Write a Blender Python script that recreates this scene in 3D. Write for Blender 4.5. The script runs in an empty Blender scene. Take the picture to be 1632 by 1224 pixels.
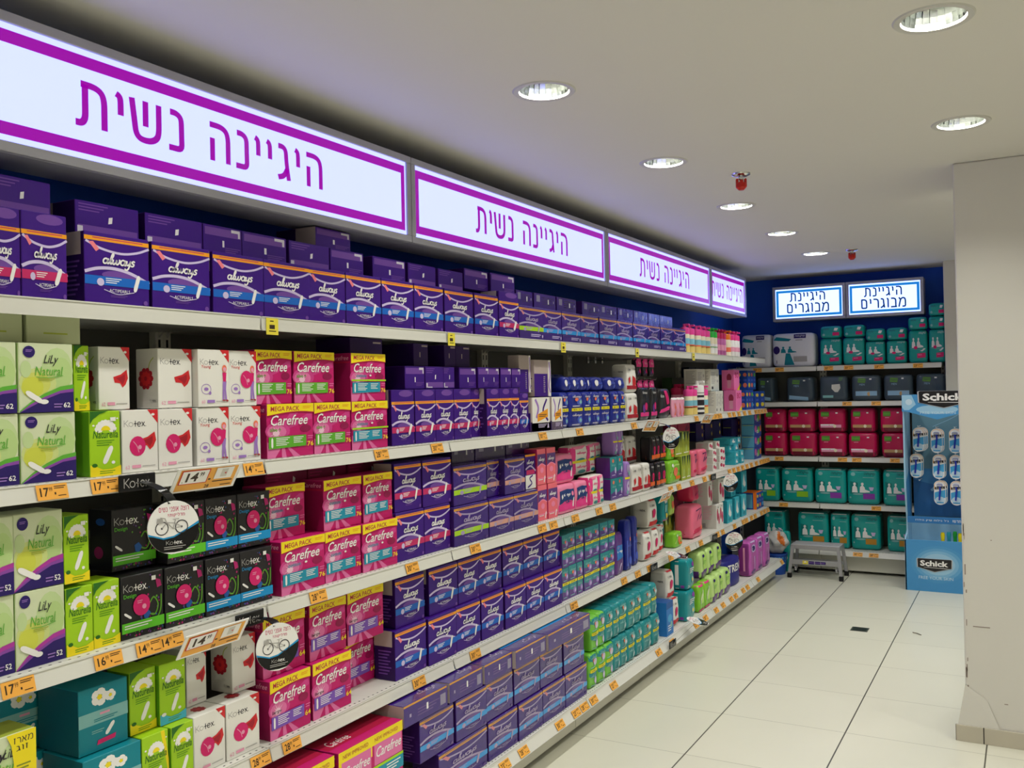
import bpy, bmesh, math, random
from mathutils import Vector, Matrix
RND = random.Random(11)
SC = bpy.context.scene
COL = SC.collection
PI = math.pi

# ------------------------------------------------------------------ materials
def lin(h):
    c = [int(h[i:i + 2], 16) / 255 for i in (0, 2, 4)]
    return tuple(x / 12.92 if x <= .04045 else ((x + .055) / 1.055) ** 2.4 for x in c) + (1,)
MATS = {}
def mat(name, hexc, rough=.45, metal=0, coat=0, bump=0, emit=0, alpha=1, var=0):
    m = bpy.data.materials.new(name)
    m.use_nodes = True
    nt = m.node_tree
    b = nt.nodes['Principled BSDF']
    c = lin(hexc)
    b.inputs['Base Color'].default_value = c
    b.inputs['Roughness'].default_value = rough
    b.inputs['Metallic'].default_value = metal
    b.inputs['Coat Weight'].default_value = coat
    b.inputs['Coat Roughness'].default_value = .12
    if not metal:
        b.inputs['Specular IOR Level'].default_value = .3
    if emit:
        b.inputs['Emission Color'].default_value = c
        b.inputs['Emission Strength'].default_value = emit
    if alpha < 1:
        b.inputs['Alpha'].default_value = alpha
    if bump or var:
        tc = nt.nodes.new('ShaderNodeTexCoord')
        nz = nt.nodes.new('ShaderNodeTexNoise')
        nz.inputs['Scale'].default_value = 22
        nz.inputs['Detail'].default_value = 3
        nt.links.new(tc.outputs['Object'], nz.inputs['Vector'])
        if bump:
            bp = nt.nodes.new('ShaderNodeBump')
            bp.inputs['Strength'].default_value = bump
            bp.inputs['Distance'].default_value = .01
            nt.links.new(nz.outputs['Fac'], bp.inputs['Height'])
            nt.links.new(bp.outputs['Normal'], b.inputs['Normal'])
        if var:
            mx = nt.nodes.new('ShaderNodeMix')
            mx.data_type = 'RGBA'
            mx.inputs[6].default_value = tuple(x * (1 - var) for x in c[:3]) + (1,)
            mx.inputs[7].default_value = tuple(min(1, x * (1 + var)) for x in c[:3]) + (1,)
            nz.inputs['Scale'].default_value = 3
            nt.links.new(nz.outputs['Fac'], mx.inputs[0])
            nt.links.new(mx.outputs[2], b.inputs['Base Color'])
    MATS[name] = m
    return m
PAL = dict(
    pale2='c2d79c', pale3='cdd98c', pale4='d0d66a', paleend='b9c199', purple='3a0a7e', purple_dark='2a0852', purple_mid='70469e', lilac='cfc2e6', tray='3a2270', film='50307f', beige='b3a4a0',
    orange='f0a020', pinktag='f0828c', white='f2f0ee', blue='1765c4', crimson='c42a66', lime='a6d81e', peach='d99a90', sky='2f9fe6',
    pink='e8409a', grey='8e8a90', ink='2a2630', barcode='d8d4dc',
    pale='d4ddb8', palegreen='b9d48c', yellowgreen='cfd44e', leaf='5fae3a', navy='2a1a66', violet='8a48a6', magenta='b03aa0', skyb='4aa8dc',
    limebox='a4d120', limeside='5e9a18', yellow='f2dc1e', darkgreen='2c6a1e', bluewave='4ab4d8',
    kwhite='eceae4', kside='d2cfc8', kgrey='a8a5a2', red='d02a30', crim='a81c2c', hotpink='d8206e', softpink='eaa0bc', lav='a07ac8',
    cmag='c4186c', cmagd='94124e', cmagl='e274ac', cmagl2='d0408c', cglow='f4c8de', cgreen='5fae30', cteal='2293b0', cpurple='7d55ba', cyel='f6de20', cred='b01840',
    kblack='1b191d', kgreen='62c42c', kblue='1a94d2', dots1='5f9a2c', dots2='2458a0', dots3='b0206a', dots4='6a3a90',
    teal='0e8494', tealband='86bcbc', tealdark='0a5c68',
    pnavy='1f2c90', pnavyl='4a60c8', ystrip='eee02a', tpk='1f8a90', tpk2='5a3288', gpk='74c43e', ttl='16929a',
    salmon='f0707e', pinkl='f48ab0', pinkh='e83c8c', pnv='1e3a78',
    orangeb='f06a1e', cream='efe6c8', aqua='84c4d8', sand='e8cf7c', capgreen='2fb440', mauve='c46aa8', caporange='f07a1c', cappink='e8489a', capred='c81f5c',
    boxw='d8d6cc', boxpink='f07ab8', boxblue='1b48a0', gold='f0d040', coral='f07a5a', olive='a2ae3c', olived='7c8c30', pinkbag='f0708e', pinkbag2='d8305c', pinkdk='a03050',
    turq='38b0c4', turqd='2390a6', lblue='5aa2c4', navyy='241c58', dgreen='2e4a2a', dnavy='141c38', dteal='2a4a54',
    grn='86c832', grnl='b6e06a', grnpale='bfe088', plum='5a2a80', mpink='c05ab4', mpinkd='8a3482', trendy='2a2a86', bluebox='2c7ac8', bluebx2='1a56a0',
    dwhite='e8e8ec', dteal2='12a098', dteal3='0d7c78', dgrey='3e4c58', dgreyl='8fb4d0', dred='c01450', dredd='74102c', drgold='c09a6a', dlteal='10a09a', dllime='8ec82a', dlpurp='8a3aa8', dlorange='c08a30', depgreen='5a8c3a',
)
for k, v in PAL.items():
    mat(k, v)
for k in ('film', 'purple_f', 'lilac_f', 'blue_f'):
    pass
# cellophane-wrapped print: glossy, crinkled
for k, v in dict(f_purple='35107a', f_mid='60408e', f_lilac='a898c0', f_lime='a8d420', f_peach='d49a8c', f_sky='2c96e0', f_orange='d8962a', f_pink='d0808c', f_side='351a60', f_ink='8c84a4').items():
    mat(k, v, rough=.22, coat=.5, bump=.35)
for k in ('pnavy', 'pnavyl', 'tpk', 'tpk2', 'gpk', 'ttl', 'mpink', 'mpinkd', 'pinkbag', 'pinkbag2', 'grn', 'grnl', 'grnpale', 'dgrey', 'dred', 'dredd', 'dlteal', 'dteal2', 'kblack', 'plum', 'orangeb'):
    b = MATS[k].node_tree.nodes['Principled BSDF']
    b.inputs['Roughness'].default_value = .28
    b.inputs['Coat Weight'].default_value = .25
mat('shelf_white', 'd9d8d0', rough=.35, var=.03)
mat('rail_white', 'd8d7cf', rough=.22)
mat('panel_grey', '66665f', rough=.6)
mat('kick_grey', 'dcdacd', rough=.4)
mat('tag_orange', 'f2ae4c', rough=.4)
mat('tag_yellow', 'e8d848', rough=.4)
mat('tag_ink', '3a2a1a', rough=.5)
mat('alu', 'a8a8ac', rough=.42, metal=.45)
mat('alu_light', 'c4c4c8', rough=.45, metal=.3)
mat('chrome', 'd8d8d8', rough=.12, metal=1)
mat('rubber', '18181a', rough=.6)
mat('plastic_black', '121214', rough=.25)
mat('redplastic', 'c0281c', rough=.3)
mat('binblue', '2a58b8', rough=.35)
mat('razorblue', '2a3ab0', rough=.25)
mat('stand_blue', '4a94cc', rough=.4)
mat('stand_light', '9cc8e4', rough=.4)
mat('stand_glow', 'c8e0f0', rough=.4)
mat('stand_g1', '5099ce', rough=.4)
mat('stand_g2', '66a7d5', rough=.4)
mat('stand_g3', '80b8dd', rough=.4)
mat('stand_deep', '2f74b4', rough=.4)
mat('stand_grey', '6f98aa', rough=.4)
mat('slot_dark', '141414', rough=.6)
mat('twig', '5a5040', rough=.8)
mat('drain_green', '24332c', rough=.4)
mat('drain_rim', '6a6a60', rough=.4, metal=.5)

# ------------------------------------------------------------------ mesh builder
class MB:
    def __init__(self):
        self.v, self.f, self.i, self.n = [], [], [], []
    def mi(self, m):
        if m not in self.n:
            self.n.append(m)
        return self.n.index(m)
    def add(self, vs, fs, m):
        o = len(self.v)
        self.v += [tuple(p) for p in vs]
        k = self.mi(m)
        for q in fs:
            self.f.append([o + j for j in q])
            self.i.append(k)
    def box(self, x0, x1, y0, y1, z0, z1, m):
        vs = [(x, y, z) for x in (x0, x1) for y in (y0, y1) for z in (z0, z1)]
        self.add(vs, [(0, 1, 3, 2), (4, 6, 7, 5), (0, 4, 5, 1), (2, 3, 7, 6), (0, 2, 6, 4), (1, 5, 7, 3)], m)
    def bbox(self, x0, x1, y0, y1, z0, z1, m, bev=.002, seg=1, fm=None):
        """box with rounded edges; fm maps 'F','B','L','R','T','D' to a material"""
        bm = bmesh.new()
        bmesh.ops.create_cube(bm, size=1)
        for q in bm.verts:
            q.co = Vector(((x0 + x1) / 2 + q.co.x * (x1 - x0), (y0 + y1) / 2 + q.co.y * (y1 - y0), (z0 + z1) / 2 + q.co.z * (z1 - z0)))
        if bev:
            bmesh.ops.bevel(bm, geom=bm.edges[:], offset=bev, segments=seg, affect='EDGES', profile=.5)
        bm.normal_update()
        bm.verts.index_update()
        o = len(self.v)
        self.v += [tuple(q.co) for q in bm.verts]
        for fc in bm.faces:
            mm = m
            if fm:
                n = fc.normal
                for key, ax, sg in (('F', 1, -1), ('B', 1, 1), ('L', 0, -1), ('R', 0, 1), ('T', 2, 1), ('D', 2, -1)):
                    if n[ax] * sg > .8 and key in fm:
                        mm = fm[key]
            self.f.append([o + q.index for q in fc.verts])
            self.i.append(self.mi(mm))
        bm.free()
    def lathe(self, prof, m, seg=20, c=(0, 0), sx=1, sy=1):
        vs, fs = [], []
        n = len(prof)
        for s in range(seg):
            a = 2 * PI * s / seg
            for r, z in prof:
                vs.append((c[0] + r * math.cos(a) * sx, c[1] + r * math.sin(a) * sy, z))
        for s in range(seg):
            t = (s + 1) % seg
            for k in range(n - 1):
                fs.append((s * n + k, t * n + k, t * n + k + 1, s * n + k + 1))
        fs.append([s * n for s in range(seg)][::-1])
        fs.append([s * n + n - 1 for s in range(seg)])
        self.add(vs, fs, m)
    def tube(self, pts, r, m, seg=8):
        pts = [Vector(p) for p in pts]
        vs, fs = [], []
        for k, p in enumerate(pts):
            d = (pts[min(k + 1, len(pts) - 1)] - pts[max(k - 1, 0)]).normalized()
            a = d.orthogonal().normalized()
            b = d.cross(a)
            for s in range(seg):
                t = 2 * PI * s / seg
                vs.append(p + (a * math.cos(t) + b * math.sin(t)) * r)
        for k in range(len(pts) - 1):
            for s in range(seg):
                t = (s + 1) % seg
                fs.append((k * seg + s, k * seg + t, (k + 1) * seg + t, (k + 1) * seg + s))
        fs.append(list(range(seg))[::-1])
        fs.append([(len(pts) - 1) * seg + s for s in range(seg)])
        self.add(vs, fs, m)
    def mesh(self, name, smooth=None):
        me = bpy.data.meshes.new(name)
        me.from_pydata(self.v, [], self.f)
        for n in self.n:
            me.materials.append(MATS[n])
        me.polygons.foreach_set('material_index', self.i)
        if smooth:
            me.polygons.foreach_set('use_smooth', [True] * len(self.f))
            me.set_sharp_from_angle(angle=math.radians(smooth))
        me.update()
        return me
def obj(name, me, parent=None, loc=(0, 0, 0), rot=(0, 0, 0)):
    if isinstance(me, MB):
        me = me.mesh(name)
    o = bpy.data.objects.new(name, me)
    COL.objects.link(o)
    if parent:
        o.parent = parent
    o.location = loc
    o.rotation_euler = rot
    return o
def thing(name, label, cat, loc=(0, 0, 0), rot=(0, 0, 0), group=None, me=None):
    if isinstance(me, MB):
        me = me.mesh(name)
    o = bpy.data.objects.new(name, me)
    COL.objects.link(o)
    o.location = loc
    o.rotation_euler = rot
    o['label'] = label
    o['category'] = cat
    if group:
        o['group'] = group
    return o
def struct(name, me):
    o = obj(name, me)
    o['kind'] = 'structure'
    return o

# ------------------------------------------------------------------ lettering
def ribbon(pts, w):
    """flat mitred ribbon round a 2-D polyline"""
    pts = [Vector(p) for p in pts]
    closed = (pts[0] - pts[-1]).length < 1e-6 and len(pts) > 3
    L, Rr = [], []
    n = len(pts)
    for k in range(n):
        a = pts[k - 1] if k else (pts[-2] if closed else None)
        b = pts[k + 1] if k < n - 1 else (pts[1] if closed else None)
        d1 = (pts[k] - a).normalized() if a is not None else (b - pts[k]).normalized()
        d2 = (b - pts[k]).normalized() if b is not None else d1
        n1, n2 = Vector((-d1.y, d1.x)), Vector((-d2.y, d2.x))
        mm = n1 + n2
        if mm.length < .2:
            mm = n1.copy()
        mm.normalize()
        s = min(1.6, 1 / max(.4, mm.dot(n1)))
        L.append(pts[k] + mm * (w / 2 * s))
        Rr.append(pts[k] - mm * (w / 2 * s))
    return [tuple(p) for p in L + Rr], [(k, k + 1, n + k + 1, n + k) for k in range(n - 1)]
def curve(pts, n=6):
    """Catmull-Rom through 2-D points"""
    P = [Vector(p) for p in pts]
    P = [P[0] * 2 - P[1]] + P + [P[-1] * 2 - P[-2]]
    out = []
    for k in range(1, len(P) - 2):
        for s in range(n):
            t = s / n
            a, b, c, d = P[k - 1:k + 3]
            out.append(tuple(.5 * ((2 * b) + (c - a) * t + (2 * a - 5 * b + 4 * c - d) * t * t + (3 * b - a - 3 * c + d) * t ** 3)))
    out.append(tuple(P[-2]))
    return out
def norm(vs, fs):
    xs = [p[0] for p in vs]
    ys = [p[1] for p in vs]
    x0, y0 = min(xs), min(ys)
    W, H = max(max(xs) - x0, 1e-6), max(max(ys) - y0, 1e-6)
    return [((p[0] - x0) / W, (p[1] - y0) / H) for p in vs], fs, W / H
GL = {}
def g_text(s, shear=0, off=0):
    key = (s, shear, off)
    if key not in GL:
        c = bpy.data.curves.new('txt', 'FONT')
        c.body = s
        c.shear = shear
        c.offset = off
        c.resolution_u = 2
        o = bpy.data.objects.new('txt', c)
        COL.objects.link(o)
        bpy.context.view_layer.update()
        ev = o.evaluated_get(bpy.context.evaluated_depsgraph_get())
        me = ev.to_mesh()
        vs = [(p.co.x, p.co.y) for p in me.vertices]
        fs = [tuple(p.vertices) for p in me.polygons]
        ev.to_mesh_clear()
        bpy.data.objects.remove(o)
        bpy.data.curves.remove(c)
        GL[key] = norm(vs, fs)
    return GL[key]
HEB = {
    'ה': (.74, [[(.04, .95), (.38, .95), (.56, .87), (.62, .68), (.62, 0)], [(.12, .6), (.12, 0)]]),
    'י': (.28, [[(.02, .97), (.1, .93), (.13, .85), (.13, .48)]]),
    'ג': (.5, [[(.02, .95), (.2, .95), (.3, .86), (.32, .5), (.4, 0)], [(.34, .32), (.22, .1), (0, .04)]]),
    'נ': (.5, [[(.04, .95), (.22, .95), (.36, .85), (.37, .05), (0, .05)]]),
    'ש': (.86, [[(.0, 1), (.1, .16), (.22, .04), (.5, .04), (.68, .16), (.72, .35), (.72, 1)], [(.36, 1), (.36, .38)]]),
    'ת': (.8, [[(.1, .95), (.42, .95), (.6, .87), (.66, .68), (.66, 0)], [(.2, .95), (.2, .18), (.12, .05), (-.03, .05)]]),
    'מ': (.8, [[(0, 0), (.1, .5), (.18, .78)], [(.0, 1), (.16, .76), (.32, .93), (.48, .95), (.62, .86), (.66, .68), (.66, .05), (.34, .05)]]),
    'ב': (.68, [[(.02, .95), (.3, .95), (.47, .86), (.5, .68), (.5, .05)], [(0, .05), (.62, .05)]]),
    'ו': (.28, [[(.0, .97), (.1, .94), (.14, .84), (.14, 0)]]),
    'ר': (.6, [[(0, .95), (.3, .95), (.46, .86), (.5, .68), (.5, 0)]]),
    'ם': (.76, [[(.04, .95), (.4, .95), (.56, .86), (.6, .68), (.6, .05), (.1, .05), (.1, .95)]]),
    'צ': (.66, [[(.02, 1), (.12, .72), (.46, .3), (.52, .05), (0, .05)], [(.52, 1), (.48, .68), (.32, .46)]]),
    'א': (.7, [[(.02, 1), (.58, 0)], [(.56, 1), (.54, .68), (.42, .42)], [(.02, 0), (.04, .34), (.2, .64)]]),
    'פ': (.66, [[(.26, .5), (.08, .54), (.08, .84), (.18, .95), (.38, .95), (.52, .84), (.52, .05), (0, .05)]]),
    'ד': (.64, [[(0, .95), (.6, .95)], [(.48, .95), (.48, 0)]]),
    'ל': (.58, [[(.04, 1.3), (.04, .92), (.48, .92), (.48, .55), (.18, 0)]]),
    'ק': (.68, [[(.02, .95), (.52, .95), (.55, .78), (.34, .2)], [(.1, .62), (.1, -.3)]]),
    'ז': (.32, [[(0, .97), (.26, .93)], [(.14, .95), (.12, 0)]]),
    'ח': (.74, [[(.1, 0), (.1, .95), (.38, .95), (.56, .86), (.6, .68), (.6, 0)]]),
    ' ': (.4, []), '!': (.25, [[(.1, 1), (.1, .3)], [(.1, .12), (.1, 0)]]), '?': (.5, [[(.0, .85), (.2, 1), (.4, .8), (.2, .5), (.2, .28)], [(.2, .12), (.2, 0)]]), "'": (.2, [[(.12, 1), (.04, .75)]]),
}
def rounded(pl, r=.13):
    out = [pl[0]]
    for k in range(1, len(pl) - 1):
        a, b, c = Vector(pl[k - 1]), Vector(pl[k]), Vector(pl[k + 1])
        ra, rc = min(r, (a - b).length * .48), min(r, (c - b).length * .48)
        p, q = b + (a - b).normalized() * ra, b + (c - b).normalized() * rc
        for t in range(5):
            t /= 4
            out.append(tuple(p * (1 - t) ** 2 + b * (2 * t * (1 - t)) + q * t * t))
    return out + [pl[-1]]
def g_heb(s, w=.125):
    key = ('h', s, w)
    if key not in GL:
        vs, fs, x = [], [], 0
        for ch in reversed(s):
            adv, st = HEB[ch]
            for pl in st:
                a, b = ribbon([(p[0] + x, p[1]) for p in rounded(pl)], w)
                o = len(vs)
                vs += a
                fs += [tuple(o + q for q in t) for t in b]
            x += adv + .14
        GL[key] = norm(vs, fs)
    return GL[key]
def circ(cx, cy, rx, ry, n=14, a0=0, a1=2 * PI):
    return [(cx + rx * math.cos(a0 + (a1 - a0) * k / n), cy + ry * math.sin(a0 + (a1 - a0) * k / n)) for k in range(n + 1)]
def g_script(w=.15):
    key = ('script', w)
    if key not in GL:
        def a_(x):
            return [circ(x + .2, .24, .2, .25), curve([(x + .44, .5), (x + .4, .12), (x + .5, .0), (x + .62, .14)], 4)]
        st = a_(0) + [curve([(.62, .14), (.86, .8), (.8, 1.02), (.7, .8), (.68, .2), (.78, 0), (.92, .2)], 4)]
        st += [curve([(.9, .46), (.95, .08), (1.08, .0), (1.22, .2), (1.26, .45)], 4), curve([(1.26, .45), (1.28, .08), (1.42, .0), (1.56, .25), (1.52, .52)], 4)]
        st += a_(1.68)
        st += [curve([(2.26, .48), (2.28, .14), (2.42, .04), (2.56, .2), (2.62, .5)], 4), curve([(2.62, .5), (2.6, 0), (2.5, -.36), (2.3, -.42), (2.2, -.28)], 4)]
        st += [curve([(3.06, .42), (2.92, .5), (2.8, .4), (2.86, .27), (3.0, .2), (2.98, .04), (2.84, -.02), (2.7, .06)], 4)]
        vs, fs = [], []
        for pl in st:
            p2, b = ribbon([(p[0] + p[1] * .22, p[1]) for p in pl], w)
            o = len(vs)
            vs += p2
            fs += [tuple(o + q for q in t) for t in b]
        GL[key] = norm(vs, fs)
    return GL[key]
def g_ko():
    key = 'ko'
    if key not in GL:
        vs, fs = [], []
        for pl in ([(0, 0), (0, 1)], [(.62, 1), (.02, .45)], [(.14, .55), (.66, 0)], circ(1.05, .36, .32, .32, 18)):
            a, b = ribbon(pl, .09)
            o = len(vs)
            vs += a
            fs += [tuple(o + q for q in t) for t in b]
        GL[key] = norm(vs, fs)
    return GL[key]
def g_tex():
    key = 'tex'
    if key not in GL:
        vs, fs = [], []
        for pl in ([(.25, -.02), (.25, .9)], [(0, .45), (.5, .45)], [(.64, .36), (1.16, .36)] , circ(.9, .35, .29, .33, 18, 0, 1.75 * PI), [(1.34, 0), (1.84, .7)], [(1.34, .7), (1.84, 0)], [(1.95, .05), (2.06, .05)]):
            a, b = ribbon(pl, .13)
            o = len(vs)
            vs += a
            fs += [tuple(o + q for q in t) for t in b]
        GL[key] = norm(vs, fs)
    return GL[key]
def g_tri(fs, vs):
    return fs

# ------------------------------------------------------------------ printed faces
class Face:
    """prints flat artwork onto one face of a pack: u 0..1 left to right, v 0..1 bottom to top"""
    def __init__(self, mb, W, H, P, soft=False, eps=.00014):
        self.mb, self.W, self.H, self.P, self.soft, self.eps, self.k = mb, W, H, P, soft, eps, 0
    def put(self, pts, faces, m):
        self.k += 1
        off = self.eps * self.k + (.0012 if self.soft else 0)
        self.mb.add([self.P(u, v, off) for u, v in pts], faces, m)
    def rect(self, u0, v0, u1, v1, m):
        n = 8 if self.soft else 1
        q = 6 if self.soft else 1
        pts = [(u0 + (u1 - u0) * a / n, v0 + (v1 - v0) * b / q) for b in range(q + 1) for a in range(n + 1)]
        self.put(pts, [(b * (n + 1) + a, b * (n + 1) + a + 1, (b + 1) * (n + 1) + a + 1, (b + 1) * (n + 1) + a) for b in range(q) for a in range(n)], m)
    def poly(self, pts, m):
        if self.soft:       # sliced into rows so that the print hugs the curved pack
            vmin, vmax = min(p[1] for p in pts), max(p[1] for p in pts)
            rows = sorted({min(max(p[1], vmin), vmax) for p in pts} | {vmin + (vmax - vmin) * q / 7 for q in range(8)})
            g, nc = [], 6
            for v in rows:
                vv = min(max(v, vmin + 1e-4), vmax - 1e-4)
                us = []
                for q in range(len(pts)):
                    a, b = pts[q], pts[(q + 1) % len(pts)]
                    if (a[1] - vv) * (b[1] - vv) <= 0 and abs(a[1] - b[1]) > 1e-9:
                        us.append(a[0] + (b[0] - a[0]) * (vv - a[1]) / (b[1] - a[1]))
                u0, u1 = (min(us), max(us)) if us else (pts[0][0], pts[0][0])
                g += [(u0 + (u1 - u0) * q / nc, v) for q in range(nc + 1)]
            w = nc + 1
            self.put(g, [(r * w + q, r * w + q + 1, (r + 1) * w + q + 1, (r + 1) * w + q) for r in range(len(rows) - 1) for q in range(nc)], m)
            return
        self.put(pts, [list(range(len(pts)))], m)
    def ell(self, cx, cy, rx, ry, m, n=16):
        p = circ(cx, cy, rx, ry, n)[:-1]
        if self.soft:
            p2 = circ(cx, cy, rx * .5, ry * .5, n)[:-1]
            self.put(p + p2 + [(cx, cy)], [(k, (k + 1) % n, n + (k + 1) % n, n + k) for k in range(n)] + [(n + k, n + (k + 1) % n, 2 * n) for k in range(n)], m)
        else:
            self.put(p, [list(range(n))], m)
    def line(self, pts, w, m, smooth=True):
        q = curve(pts, 5) if smooth and len(pts) > 2 else pts
        vs, fs = ribbon([(p[0] * self.W, p[1] * self.H) for p in q], w)
        self.put([(x / self.W, y / self.H) for x, y in vs], fs, m)
    def glyph(self, g, u0, v0, u1, v1, m):
        vs, fs, _ = g
        self.put([(u0 + x * (u1 - u0), v0 + y * (v1 - v0)) for x, y in vs], fs, m)
    def pad(self, cx, cy, ln, wd, ang, m):
        """bone-shaped pad, sizes as fractions of the face height"""
        pts = []
        for k in range(20):
            a = 2 * PI * k / 20
            x = math.cos(a) * ln / 2
            y = math.sin(a) * wd / 2 * (.62 + .38 * abs(math.cos(a)) ** 1.5) * 1.2
            ca, sa = math.cos(ang), math.sin(ang)
            pts.append((cx + (x * ca - y * sa) * self.H / self.W, cy + x * sa + y * ca))
        self.poly(pts, m)
    def flower(self, cx, cy, r, n, m, mc, half=False, pw=.3):
        for k in range(n):
            a = (PI * (k + .5) / n) if half else 2 * PI * k / n
            ca, sa = math.cos(a), math.sin(a)
            q = []
            for x, y in circ(r * .62, 0, r * .38, r * pw, 8)[:-1]:
                q.append((cx + (x * ca - y * sa) * self.H / self.W, cy + x * sa + y * ca))
            self.put(q, [list(range(8))], m)
            self.k -= .85
        if half:
            self.poly([(cx + x * self.H / self.W, cy + y) for x, y in circ(0, 0, r * .42, r * .42, 10, 0, PI)], mc)
        else:
            self.poly([(cx + x * self.H / self.W, cy + y) for x, y in circ(0, 0, r * .3, r * .3, 10)[:-1]], mc)
    def do(self, cmds):
        for c in cmds:
            t, a = c[0], c[1:]
            if t == 'r': self.rect(*a)
            elif t == 'e': self.ell(*a)
            elif t == 'p': self.poly(*a)
            elif t == 's': self.line(*a)
            elif t in 'qd':     # many small overlapping marks: thin layers
                (self.poly if t == 'q' else self.ell)(*a)
                self.k -= .85
            elif t == 'b': self.pad(*a)
            elif t == 'f': self.flower(*a)
            elif t == 't': self.glyph(g_text(a[0], *(a[6:])), a[1], a[2], a[3], a[4], a[5])
            elif t == 'h': self.glyph(g_heb(a[0], *(a[6:])), a[1], a[2], a[3], a[4], a[5])
            elif t == 'a': self.glyph(g_script(), *a)
            elif t == 'k':      # the two-tone five-letter wordmark
                u0, v0, u1, v1, m1, m2 = a
                du, dv = u1 - u0, v1 - v0
                self.glyph(g_ko(), u0, v0, u0 + du * .42, v1, m1)
                self.glyph(g_tex(), u0 + du * .45, v0, u1, v0 + dv * .88, m2)
            elif t == 'lines':  # rows of small print seen as fine bars
                u0, v0, u1, v1, n, m = a
                for q in range(n):
                    vv = v1 - (v1 - v0) * q / max(1, n)
                    hh = (v1 - v0) / n * .42
                    self.rect(u0, vv - hh, u0 + (u1 - u0) * (1 - .37 * ((q * 7) % 5) / 5), vv, m)
                    self.k -= 1
                self.k += 1
def faces_of(mb, w, h, d):
    return {
        'F': Face(mb, w, h, lambda u, v, k: ((u - .5) * w, -k, v * h)),
        'L': Face(mb, d, h, lambda u, v, k: (-w / 2 - k, d - u * d, v * h)),
        'R': Face(mb, d, h, lambda u, v, k: (w / 2 + k, u * d, v * h)),
        'T': Face(mb, w, d, lambda u, v, k: ((u - .5) * w, v * d, h + k)),
    }
def carton(w, h, d, base, F=(), L=(), T=(), R=(), side=None, top=None, bev=.0018):
    mb = MB()
    fm = {}
    if side:
        fm['L'] = fm['R'] = side
    if top:
        fm['T'] = top
    mb.bbox(-w / 2, w / 2, 0, d, 0, h, base, bev=bev, fm=fm)
    fs = faces_of(mb, w, h, d)
    fs['F'].do(F), fs['L'].do(L), fs['T'].do(T), fs['R'].do(R)
    return mb
def softpack(w, h, d, base, F=(), L=(), n=5, side=None, wr=.002, N=10):
    """pillow-shaped plastic pack with rounded edges and wrinkles"""
    mb = MB()
    a, b, c = w / 2, d / 2, h / 2
    rnd = random.Random(int(w * 1000) + int(h * 7000))
    ph = [rnd.uniform(0, 6) for _ in range(6)]
    def wrk(x, z):
        return wr * (math.sin(x / a * 5 + ph[0] + z / c * 2) + math.sin(z / c * 7 + ph[1]) * .6)
    bm = bmesh.new()
    bmesh.ops.create_cube(bm, size=2)
    bmesh.ops.subdivide_edges(bm, edges=bm.edges[:], cuts=N - 1, use_grid_fill=True)
    for q in bm.verts:
        x, y, z = [math.copysign(abs(t) ** .9, t) for t in q.co]
        s = (abs(x) ** n + abs(y) ** n + abs(z) ** n) ** (1 / n)
        x, y, z = x / s * a, y / s * b, z / s * c
        if y < 0:
            y += wrk(x, z)
        q.co = Vector((x, y + b, z + c))
    bm.normal_update()
    bm.verts.index_update()
    mb.v = [tuple(q.co) for q in bm.verts]
    for fc in bm.faces:
        mb.f.append([q.index for q in fc.verts])
        mb.i.append(mb.mi(side if side and abs(fc.normal.x) > .75 else base))
    bm.free()
    def PF(u, v, k):
        x, z = (u - .5) * w, (v - .5) * h
        t = 1 - abs(x / a) ** n - abs(z / c) ** n
        y = -b * max(0, t) ** (1 / n) if t > 0 else 0
        return (x, y + b + wrk(x, z) - k - .0006, z + c)
    def PL(u, v, k):
        y, z = (.5 - u) * d, (v - .5) * h
        t = 1 - abs(y / b) ** n - abs(z / c) ** n
        return (-a * max(0, t) ** (1 / n) - k, y + b, z + c)
    Face(mb, w, h, PF, soft=True).do(F)
    Face(mb, d, h, PL, soft=True).do(L)
    return mb
# ------------------------------------------------------------------ products
def art_always(stripe, vt=1.0, pre='', line='lines', small=False):
    """swooshes, tag, wordmark and stripe of the purple packs"""
    P = {'mid': 'purple_mid', 'lil': 'lilac', 'or': 'orange', 'tag': 'pinktag', 'w': 'white'}
    if pre:
        P = {'mid': 'f_mid', 'lil': 'f_lilac', 'or': 'f_orange', 'tag': 'f_pink', 'w': 'f_lilac'}
    f = lambda v: v * vt
    o = [('r', 0, f(.885), 1, f(.945), P['or']),
         ('lines', .12, f(.9), .9, f(.93), 1, 'crimson' if not pre else 'f_purple'),
         ('s', [(0.02, f(.87)), (.25, f(.78)), (.55, f(.74)), (.8, f(.78)), (1, f(.86))], .006, P['lil']),
         ('p', [(.06, f(.86)), (.13, f(.87)), (.22, f(.77)), (.17, f(.73))], P['tag']),
         ('e', .55, f(.42), .3, f(.07), P['mid']),
         ('s', [(0, f(.44)), (.2, f(.5)), (.45, f(.515)), (.7, f(.47)), (1, f(.35))], .008, P['lil']),
         ('r', 0, f(.27), 1, f(.395), stripe)]
    if not small:
        o += [('lines', .31, f(.29), .55, f(.375), 3, P['w']), ('e', .23, f(.31), .055, f(.055), P['lil']),
              ('s', [(.28, f(.21)), (.5, f(.155)), (.75, f(.2))], .002, P['lil']),
              ('t', 'ACTIPEARLS', .36, f(.18), .68, f(.225), P['w']), ('lines', .38, f(.1), .64, f(.14), 2, P['mid']), ('e', .93, f(.06), .035, f(.035), P['mid'])]
    o += [('b', .79, f(.33), .26 * vt, .085 * vt, 1.25, P['w']), ('a', .26, f(.505), .77, f(.74), P['w'])]
    if vt < 1:
        o = [('e', .62, .93, .3, .06, P['mid'])] + o
    return o
BOXL = [('r', 0, .68, .86, 1, 'beige'), ('lines', .2, .08, .8, .6, 8, 'purple_mid')]
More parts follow.
